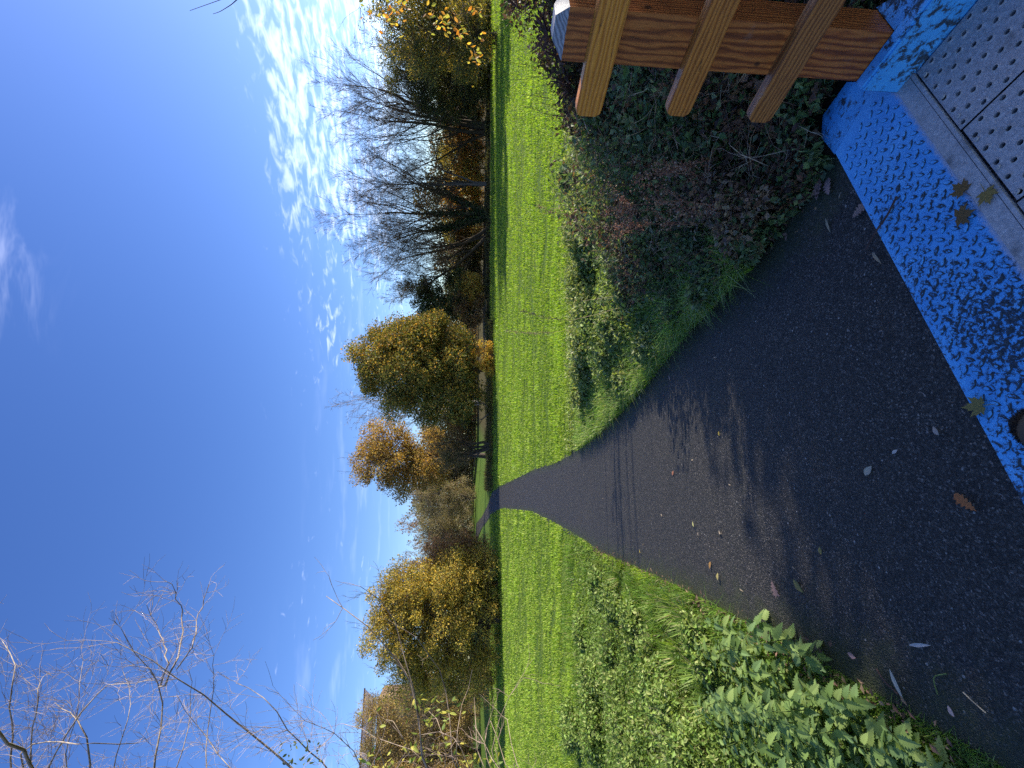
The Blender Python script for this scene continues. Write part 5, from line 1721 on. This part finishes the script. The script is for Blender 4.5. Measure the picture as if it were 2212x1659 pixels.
def _shift(mb, root, name, mat, smooth):
    o0 = np.array(root.location)
    mb.V = [v - o0 for v in mb.V]
    return mb.build(name, mat, root, smooth)


def build_foreground():
    rng = np.random.default_rng(501)
    # bare tree on the left, trunk just outside the picture
    tb = gz(-4.6, 3.9)
    root = empty('blackthorn_tree', tuple(tb))
    tag(root, 'near leafless tree with tangled pale twigs reaching in against the sky', 'tree')
    mb = MB()
    trunk = np.array([[-4.6, 3.9, tb[2] - .1], [-4.5, 3.9, 1.0], [-4.35, 3.85, 2.4], [-4.4, 3.9, 4.0], [-4.5, 3.8, 5.6], [-4.3, 3.9, 7.2]])
    tubes(mb, resample(trunk, 14)[None], np.linspace(.10, .02, 14)[None], 8, (.16, .13, .11))
    fork = lambda p: np.array([-4.42, 3.88, max(.6, p[2] - .75)])
    A = [([d11(*q) for q in pts], y, r0, r1) for pts, y, r0, r1 in [
        ([(1900, 1420), (1830, 1300), (1650, 1120), (1450, 990), (1250, 850), (1090, 700), (870, 590), (720, 535)], 3.5, .014, .0025),
        ([(930, 1420), (960, 1300), (1010, 1130), (1015, 900), (1000, 790), (940, 690), (850, 570), (750, 430)], 3.8, .013, .002),
        ([(1000, 790), (1030, 680), (1025, 540), (1000, 450), (905, 290)], 3.8, .007, .002),
        ([(1000, 790), (1090, 690), (1130, 470), (1150, 330), (1110, 260), (1035, 135)], 3.8, .008, .002),
        ([(1090, 690), (1200, 560), (1240, 320), (1310, 160)], 3.8, .006, .002),
        ([(230, 1420), (200, 1300), (130, 1190), (0, 1090), (-150, 980)], 3.6, .016, .010),
        ([(50, 1420), (60, 1300), (70, 1050), (90, 850), (60, 680), (100, 600), (20, 500)], 4.0, .010, .003),
        ([(170, 1420), (180, 1300), (200, 1000), (240, 850), (230, 770), (300, 700)], 4.1, .010, .002),
        ([(60, 1180), (230, 1130), (500, 1140), (690, 1170), (850, 1150)], 4.0, .009, .003),
        ([(580, 1420), (560, 1300), (545, 1130), (510, 970), (400, 940), (330, 900)], 4.2, .013, .003),
        ([(250, 1420), (300, 1300), (420, 1080), (550, 880), (620, 790), (760, 770), (950, 755)], 4.1, .010, .002),
        ([(2110, 1420), (2030, 1300), (1900, 1170), (1790, 1080), (1700, 900), (1600, 810), (1460, 770)], 3.9, .010, .002),
        ([(1560, 1420), (1440, 1300), (1280, 1150), (1160, 940), (1100, 860)], 4.0, .008, .002),
        ([(1280, 1420), (1300, 1250), (1290, 1000), (1330, 760), (1330, 600)], 4.3, .008, .002),
        ([(700, 1420), (720, 1200), (800, 1000), (830, 850), (760, 690)], 4.3, .008, .002),
        ([(1050, 1420), (1120, 1250), (1180, 1050), (1190, 850), (1180, 700)], 4.4, .008, .002),
        ([(420, 1420), (400, 1200), (480, 1000), (500, 820), (500, 650)], 4.4, .007, .002),
        ([(2300, 1420), (2190, 1200), (2060, 1050), (1910, 1000)], 3.7, .006, .002)]]
    first = [a for k, a in enumerate(A) if k not in (2, 3, 4)]
    rest = [A[2], A[3], A[4]]
    E1 = branch_set(mb, first, rng, (.30, .25, .21), (.34, .27, .24), 26, .40, fork, 5, rt=.0017)
    E2 = branch_set(mb, rest, rng, (.32, .26, .22), (.36, .28, .25), 14, .26, None, 3, rt=.002)
    _shift(mb, root, 'trunk', BARK, True)
    # few last green leaves
    gm = [new_mesh('green_leaf', OVAL_T[0] * np.array([1, .8, 1]), [OVAL_T[1]], LEAF_THIN, np.array(c)) for c in ((.16, .20, .05), (.22, .24, .07), (.10, .14, .04))]
    n = 34
    P = np.array([at(X, Y, 3.7) for X, Y in zip(rng.uniform(600, 690, n), rng.uniform(1590, 1655, n))])
    leaf_objects(root, P, rand_unit(rng, n) + np.array([0, 0, -.5]), rand_unit(rng, n), rng.uniform(.03, .05, n), gm, rng)

    # shrub below it: long arching shoots, pale stems and yellow-green leaves
    sb = gz(-3.9, 3.4)
    root = empty('hedge_shrub', tuple(sb))
    tag(root, 'near shrub of arching bare shoots with yellow green leaves at the left edge', 'shrub')
    mb = MB()
    base = lambda p: np.array([-3.75 + .1 * rng.normal(), 3.4 + .1 * rng.normal(), sb[2]])
    B = [([d10(*q) for q in pts], y, r0, r1) for pts, y, r0, r1 in [
        ([(1250, 1500), (1240, 1380), (1235, 1000), (1210, 800), (1160, 600), (1060, 400), (850, 270), (700, 110), (610, 0), (520, -130), (410, -100)], 3.3, .013, .002),
        ([(1230, 1500), (1215, 900), (1130, 480), (1070, 330), (1000, 60), (930, -80), (820, -150), (700, -190)], 3.4, .008, .002),
        ([(1530, 1500), (1510, 1380), (1500, 1000), (1480, 800), (1420, 600), (1340, 400), (1210, 250)], 3.5, .009, .003),
        ([(1540, 1500), (1520, 1100), (1560, 850), (1640, 700), (1675, 540)], 3.4, .006, .002),
        ([(1740, 1500), (1720, 1380), (1715, 900), (1680, 780)], 3.2, .006, .002),
        ([(1800, 1500), (1840, 1150), (1960, 800), (2130, 590)], 3.1, .005, .0015),
        ([(2050, 1500), (2060, 1250), (1980, 960)], 3.1, .005, .002),
        ([(1960, 1500), (1940, 1200), (1850, 970)], 3.2, .006, .002),
        ([(1780, 1500), (1790, 1250), (1810, 1040)], 3.3, .005, .002),
        ([(940, 1500), (920, 1380), (860, 1150), (830, 1060), (700, 1000), (560, 1000)], 3.5, .007, .002),
        ([(1300, 1500), (1290, 1300), (1150, 1200), (1070, 1200), (880, 1120)], 3.5, .006, .002),
        ([(1200, 1500), (1120, 1250), (1000, 900), (940, 960)], 3.6, .005, .002),
        ([(1650, 1500), (1600, 1200), (1540, 1100), (1400, 1040), (1230, 1080)], 3.4, .006, .002),
        ([(1400, 1500), (1460, 1200), (1400, 920), (1300, 880)], 3.5, .005, .002),
        ([(1900, 1500), (1860, 1300), (1780, 1180), (1700, 1020)], 3.2, .005, .002)]]
    branch_set(mb, B, rng, (.30, .23, .17), (.30, .22, .17), 7, .26, base, 3, rt=.002, upb=.2)
    _shift(mb, root, 'stems', BARK, True)['kind'] = 'stuff'
    ym = [new_mesh('yellow_leaf', OVAL_T[0] * np.array([1, .85, 1]), [OVAL_T[1]], LEAF_THIN, np.array(c)) for c in ((.50, .48, .09), (.42, .44, .10), (.30, .36, .08), (.58, .50, .10), (.18, .26, .06))]
    cl = [(1270, 900, 90, 90, 26), (1440, 900, 60, 80, 14), (1400, 1170, 70, 60, 16), (1170, 1180, 60, 70, 12), (1090, 1330, 70, 60, 10), (1310, 1300, 60, 60, 12), (1620, 1330, 60, 60, 14), (760, 1330, 80, 50, 14), (820, 1000, 70, 70, 7), (1540, 880, 50, 40, 5), (1930, 1270, 40, 40, 4), (1830, 1350, 40, 30, 5)]
    for X, Y, sx, sy, n in cl:
        P = np.array([at(*d10(X + rng.normal() * sx, Y + rng.normal() * sy), 3.45 + rng.normal() * .12) for _ in range(n)])
        leaf_objects(root, P, rand_unit(rng, n) + np.array([0, 0, -.6]), rand_unit(rng, n), rng.uniform(.035, .06, n), ym, rng)

    # hazel outside the right edge: hanging branches with orange and yellow leaves
    hb = gz(8.6, 7.4)
    root = empty('hazel_tree', tuple(hb))
    tag(root, 'near branches with orange and yellow leaves hanging in at the upper right', 'tree')
    mb = MB()
    trunk = np.array([[8.6, 7.4, hb[2] - .1], [8.5, 7.4, 1.2], [8.4, 7.3, 2.8], [8.6, 7.3, 4.6], [8.3, 7.1, 6.0]])
    tubes(mb, resample(trunk, 12)[None], np.linspace(.05, .02, 12)[None], 8, (.12, .095, .075))
    for dx_, dy_ in ((.3, -.5), (.2, -.9), (-.1, .35)):
        t2 = trunk + np.linspace(.3, 1, 5)[:, None] * np.array([[dx_, dy_, 0]])
        tubes(mb, resample(t2, 12)[None], np.linspace(.035, .012, 12)[None], 6, (.12, .095, .075))
    fork = lambda p: np.array([8.45, 7.35, min(5.0, p[2] + .3)])
    Hn = [([d6(*q) for q in pts], y, r0, r1) for pts, y, r0, r1 in [
        ([(1000, -260), (1080, -60), (1150, 100), (1200, 260), (1230, 370)], 7.0, .012, .002),
        ([(1150, -260), (1250, 60), (1300, 260), (1330, 420), (1370, 580)], 7.1, .010, .002),
        ([(850, -260), (900, -40), (930, 120), (950, 280)], 7.0, .009, .002),
        ([(450, -260), (500, -20), (560, 120), (590, 260)], 7.2, .009, .002),
        ([(250, -260), (270, -30), (290, 160), (280, 280)], 7.0, .008, .002),
        ([(1300, -260), (1330, -40), (1370, 90), (1340, 140)], 6.9, .007, .002)]]
    E = branch_set(mb, Hn, rng, (.13, .10, .08), (.15, .11, .09), 9, .45, fork, 3, rt=.003, upb=-.25)
    # the dark twig that enters the sky
    tw = [([(560, -60), (515, -4), (490, 14), (455, 27), (428, 25), (410, 23)], 5.2, .009, .0025), ([(520, -8), (500, 10), (474, 26), (460, 30)], 5.2, .006, .0025)]
    for k, (pts, y, r0, r1) in enumerate(tw):
        P = np.array([at(X, Y, y) for X, Y in pts])
        if k == 0:
            P = np.vstack([[8.35, 7.15, 5.6], P])
        tubes(mb, resample(P, 12)[None], np.linspace(r0 * (2 if k == 0 else 1), r1, 12)[None], 5, (.05, .04, .045))
    _shift(mb, root, 'trunk', BARK, True)
    om = [new_mesh('orange_leaf', OVAL_T[0] * np.array([1, .95, 1]), [OVAL_T[1]], LEAF_THIN, np.array(c)) for c in ((.72, .34, .05), (.75, .48, .08), (.62, .24, .04), (.66, .54, .12), (.40, .40, .08), (.45, .22, .06))]
    cl = [(560, 170, 70, 70, 34), (330, 120, 50, 60, 12), (960, 130, 50, 80, 22), (1080, 200, 60, 60, 26), (1180, 300, 50, 50, 22), (1340, 90, 30, 40, 14), (1310, 470, 40, 50, 14), (1350, 560, 20, 40, 8), (1390, 340, 20, 20, 4), (600, 50, 90, 40, 20)]
    for X, Y, sx, sy, n in cl:
        P = np.array([at(*d6(X + rng.normal() * sx, Y + rng.normal() * sy), 7.0 + rng.normal() * .25) for _ in range(n)])
        leaf_objects(root, P, rand_unit(rng, n) * .7 + np.array([0, 0, -.8]), rand_unit(rng, n), rng.uniform(.06, .10, n), om, rng)


build_foreground()


# ------------------------------------------------------------------ fallen leaves, twig
def star_leaf(pts, cup=.06):
    """flat lobed leaf from polar outline (angle deg, radius) around the origin; fan mesh with a slight cup"""
    V = [(0, 0, 0)]
    for a, r in pts:
        V.append((r * math.cos(math.radians(a)), r * math.sin(math.radians(a)), cup * r * r + .02 * math.sin(a * .11)))
    n = len(pts)
    return np.array(V, float), np.array([(0, i + 1, (i + 1) % n + 1) for i in range(n)])


OAK_T = leaf_template([(0, .015), (.08, .03), (.16, .12), (.23, .07), (.32, .22), (.40, .10), (.50, .28), (.59, .14), (.70, .30), (.79, .16), (.88, .20), (.96, .10), (1, .02)], .15, .08)
MAPLE_T = star_leaf([(0, 1.0), (12, .62), (22, .70), (34, .42), (50, .88), (62, .60), (74, .64), (92, .40), (108, .66), (126, .42), (150, .36), (172, .16), (180, .9), (182, .9), (188, .16), (210, .36), (234, .42), (252, .66), (268, .40), (286, .64), (298, .60), (310, .88), (326, .42), (338, .70), (348, .62)])
WILLOW_T = leaf_template([(0, .008), (.15, .05), (.35, .085), (.6, .08), (.85, .035), (1, .003)], .3, .06)


def fallen():
    PK, TN, BR, OR, YL, PL, OL = (.36, .23, .19), (.40, .32, .22), (.14, .09, .05), (.42, .15, .05), (.50, .38, .10), (.50, .47, .42), (.22, .20, .07)
    L = [('oak_leaf', 1670, 1253, .105, OAK_T, PK, 200, 'pink brown oak leaf lying flat on the shaded path'), ('curled_leaf', 1707, 1251, .075, OVAL_T, OL, 235, 'curled olive leaf beside the pink brown oak leaf'), ('small_leaf', 1771, 1198, .035, OVAL_T, OL, 20, 'small olive leaf in the middle of the shaded path'),
         ('pale_leaf', 1970, 1393, .075, WILLOW_T, PL, 300, 'pale blade shaped leaf like a feather near the nettles'), ('willow_leaf', 1927, 1445, .10, WILLOW_T, (.42, .42, .34), 215, 'long pale willow leaf near the nettles'), ('pink_leaf', 1850, 1421, .045, OVAL_T, (.5, .3, .25), 100, 'pinkish curled leaf under the nettle bulge'),
         ('pale_leaf', 2069, 1548, .035, OVAL_T, (.5, .38, .33), 60, 'small pale pink leaf near the bottom left of the path'), ('yellow_leaf', 1897, 1546, .075, OVAL_T, (.46, .40, .16), 250, 'yellow green leaf fallen at the left path edge'),
         ('pale_leaf', 1871, 1027, .05, OVAL_T, (.42, .38, .28), 330, 'cream folded leaf in the middle of the dark path'), ('leaf_scrap', 1933, 980, .024, OVAL_T, PL, 320, 'tiny white leaf scrap in the middle of the path'), ('oak_leaf', 2117, 1104, .075, OAK_T, OR, 60, 'orange brown leaf lying near the blue plate'), ('leaf_scrap', 2035, 940, .035, OVAL_T, (.45, .36, .28), 40, 'pale scrap of leaf close to the blue plate'),
         ('oak_leaf', 1789, 421, .095, OAK_T, PK, 20, 'pinkish oak leaf beside the far corner of the blue plate'), ('oak_leaf', 1760, 432, .09, OAK_T, (.28, .16, .13), 350, 'dull brown oak leaf half under the bank weeds'), ('oak_leaf', 1842, 471, .075, OAK_T, (.30, .19, .15), 300, 'brown oak leaf lodged against the blue plate edge'), ('willow_leaf', 1781, 471, .075, WILLOW_T, (.34, .28, .18), 190, 'tan narrow leaf on the mossy path edge'),
         ('tan_leaf', 1887, 545, .07, WILLOW_T, (.40, .30, .18), 215, 'tan leaf overlapping the edge of the blue plate'),
         ('small_leaf', 1502, 1138, .045, OVAL_T, (.52, .5, .2), 40, 'bright yellow green leaf at the edge of the dappled shade'), ('small_leaf', 1560, 1153, .045, OVAL_T, TN, 80, 'tan leaf beyond the dappled shade edge'), ('small_leaf', 1557, 941, .032, OVAL_T, (.48, .36, .06), 20, 'small golden leaf on the right half of the path'), ('small_leaf', 1455, 1027, .045, OVAL_T, (.42, .18, .10), 350, 'reddish leaf in the middle of the sunlit path'),
         ('small_leaf', 1536, 1229, .05, OAK_T, (.30, .17, .06), 10, 'brown lobed leaf near the left path edge'), ('small_leaf', 1553, 1253, .05, OVAL_T, (.40, .34, .12), 0, 'yellowish leaf close to the left path edge'), ('small_leaf', 1385, 1195, .05, OVAL_T, (.46, .36, .08), 50, 'yellow leaf on the sunlit left half of the path'), ('small_leaf', 1249, 1080, .06, OVAL_T, (.5, .42, .34), 120, 'pale leaf far along the sunlit path'),
         ('small_leaf', 1450, 822, .06, WILLOW_T, (.45, .35, .3), 30, 'pale narrow leaf by the right grass edge'), ('small_leaf', 1385, 860, .06, OVAL_T, (.42, .34, .22), 70, 'tan leaf tucked under the right grass edge')]
    for i, (nm, X, Y, s, T, c, a, lb) in enumerate(L):
        z = None
        p = on_z(X, Y, -.01) if X > 1700 else ground_at(X, Y, .022)
        me = new_mesh(nm, T[0] * s, [T[1]], DRY, np.array(c))
        o = link(nm, me)
        o.location = (p[0], p[1], path_z(p[0], p[1]) + .010)
        o.rotation_euler = (.12 * math.sin(i), .12 * math.cos(i * 2.1), math.radians(a))
        tag(o, lb, 'leaf')
    for i, (X, Y, s, c, a, lb) in enumerate([(2080, 411, .045, (.22, .12, .04), 40, 'brown yellow maple leaf on the blue plate by the grey strip'), (2132, 418, .045, (.34, .22, .06), 200, 'yellow brown maple leaf lying across the grey strip'), (2075, 468, .052, (.20, .11, .04), 275, 'large dull brown maple leaf on the blue plate'), (2117, 877, .05, (.24, .19, .06), 100, 'olive brown maple leaf on the grimy middle of the blue plate')]):
        p = on_z(X, Y, .006)
        me = new_mesh('maple_leaf', MAPLE_T[0] * s, [MAPLE_T[1]], DRY, np.array(c))
        o = link('maple_leaf', me)
        o.location = (p[0], p[1], .009)
        o.rotation_euler = (.06, -.05, math.radians(a))
        tag(o, lb, 'leaf')
    # unremarkable scraps on the sunlit path, alike
    rng = np.random.default_rng(520)
    me = new_mesh('leaf_fragment', OVAL_T[0] * .03, [OVAL_T[1]], DRY, np.array((.38, .30, .20)))
    for i in range(26):
        y = float(np.exp(rng.uniform(math.log(1.7), math.log(9))))
        a, b = edge_x(y)
        x = float(rng.uniform(a + .15, b - .15))
        o = link('leaf_fragment', me, None, (x, y, path_z(x, y) + .008))
        o.rotation_euler = (rng.normal() * .3, rng.normal() * .3, rng.uniform(0, 6.28))
        o.scale = (1, rng.uniform(.5, 1), 1)
        tag(o, 'small tan leaf fragment scattered on the asphalt', 'leaf', 'leaf fragments scattered on the path')
    # twigs and straws
    for nm, pts, r, c, lb, z in [('twig', [(1937, 424), (1915, 470), (1890, 500), (1871, 538)], .004, (.07, .045, .04), 'dark thin twig lying across the blue plate', .012), ('twig', [(1895, 1445), (1915, 1475), (1945, 1500)], .003, (.10, .06, .045), 'short brown twig on the path near the nettles', None),
                                 ('straw', [(2085, 1495), (2104, 1513), (2135, 1540)], .0018, (.5, .42, .28), 'pale straw lying on the path at the bottom left', None), ('straw', [(2030, 1500), (2018, 1460), (2050, 1455)], .002, (.14, .18, .05), 'bent green grass stem on the path', None)]:
        P = []
        for X, Y in pts:
            p = on_z(X, Y, -.01 if z is None else z)
            P.append((p[0], p[1], z if z is not None else path_z(p[0], p[1]) + .006))
        mb = MB()
        P = resample(np.array(P), 8)
        tubes(mb, P[None], np.full((1, 8), r), 5, c)
        tag(mb.build(nm, BARK), lb, nm.replace('_', ' '))


fallen()


# ------------------------------------------------------------------ the dog whose head shows at the bottom edge
def build_dog():
    h = on_z(2240, 925, .33)
    hx_, hy_ = float(h[0]), float(h[1])
    me = bpy.data.meshes.new('body')
    J = {'pelvis': (hx_ - .10, hy_ - .50, .27, .075), 'loin': (hx_ - .07, hy_ - .38, .28, .07), 'chest': (hx_ - .03, hy_ - .24, .27, .085), 'neck': (hx_ - .01, hy_ - .13, .30, .055), 'head': (hx_, hy_ - .05, .335, .058), 'brow': (hx_, hy_ - .005, .325, .05), 'muzzle': (hx_ + .005, hy_ + .045, .295, .028), 'nose': (hx_ + .006, hy_ + .075, .288, .018),
         'fls': (hx_ + .03, hy_ - .22, .22, .035), 'fle': (hx_ + .035, hy_ - .24, .12, .022), 'flw': (hx_ + .035, hy_ - .225, .05, .017), 'flp': (hx_ + .035, hy_ - .205, .018, .018),
         'frs': (hx_ - .09, hy_ - .22, .22, .035), 'fre': (hx_ - .095, hy_ - .24, .12, .022), 'frw': (hx_ - .095, hy_ - .225, .05, .017), 'frp': (hx_ - .095, hy_ - .205, .018, .018),
         'hlk': (hx_ - .04, hy_ - .46, .19, .04), 'hlh': (hx_ - .04, hy_ - .54, .095, .02), 'hlp': (hx_ - .04, hy_ - .52, .018, .018),
         'hrk': (hx_ - .16, hy_ - .46, .19, .04), 'hrh': (hx_ - .16, hy_ - .54, .095, .02), 'hrp': (hx_ - .16, hy_ - .52, .018, .018),
         't1': (hx_ - .12, hy_ - .58, .31, .022), 't2': (hx_ - .13, hy_ - .66, .37, .014), 'el': (hx_ + .045, hy_ - .03, .352, .022), 'el2': (hx_ + .062, hy_ - .012, .315, .012), 'er': (hx_ - .045, hy_ - .03, .352, .022), 'er2': (hx_ - .062, hy_ - .012, .315, .012)}
    E = [('pelvis', 'loin'), ('loin', 'chest'), ('chest', 'neck'), ('neck', 'head'), ('head', 'brow'), ('brow', 'muzzle'), ('muzzle', 'nose'), ('chest', 'fls'), ('fls', 'fle'), ('fle', 'flw'), ('flw', 'flp'), ('chest', 'frs'), ('frs', 'fre'), ('fre', 'frw'), ('frw', 'frp'), ('pelvis', 'hlk'), ('hlk', 'hlh'), ('hlh', 'hlp'), ('pelvis', 'hrk'), ('hrk', 'hrh'), ('hrh', 'hrp'), ('pelvis', 't1'), ('t1', 't2'), ('head', 'el'), ('el', 'el2'), ('head', 'er'), ('er', 'er2')]
    names = list(J)
    me.from_pydata([J[k][:3] for k in names], [(names.index(a), names.index(b)) for a, b in E], [])
    fur = mat_plain('black_fur', (.012, .011, .010), .7)
    me.materials.append(fur)
    o = link('dog', me)
    tag(o, 'black dog with only the top of its dark head showing at the bottom edge', 'dog')
    sk = o.modifiers.new('skin', 'SKIN')
    sk.use_smooth_shade = True
    for k, d in zip(names, me.skin_vertices[0].data):
        r = J[k][3]
        d.radius = (r, r)
    me.skin_vertices[0].data[0].use_root = True
    ss = o.modifiers.new('subsurf', 'SUBSURF'); ss.levels = 2; ss.render_levels = 2
    rng = np.random.default_rng(530)
    n = 5000
    c = np.array([J['head'][:3], J['brow'][:3], J['neck'][:3]])
    k = rng.integers(3, size=n)
    d = rand_unit(rng, n); d[:, 2] = np.abs(d[:, 2]) * .8
    P = c[k] + d * np.array([.05, .043, .05])[k][:, None]
    mb = MB()
    T = unit(d * .4 + rand_unit(rng, n) * .5 + np.array([0, .5, -.4]))
    Q = np.stack([P, P + T * .008, P + T * .016 + np.array([0, 0, -.005])], 1)
    tubes(mb, Q, np.tile(np.array([[.0009, .0007, .0002]]), (n, 1)), 3, (.012, .011, .010))
    f = mb.build('fur', BARK, o)
    f['kind'] = 'stuff'


build_dog()
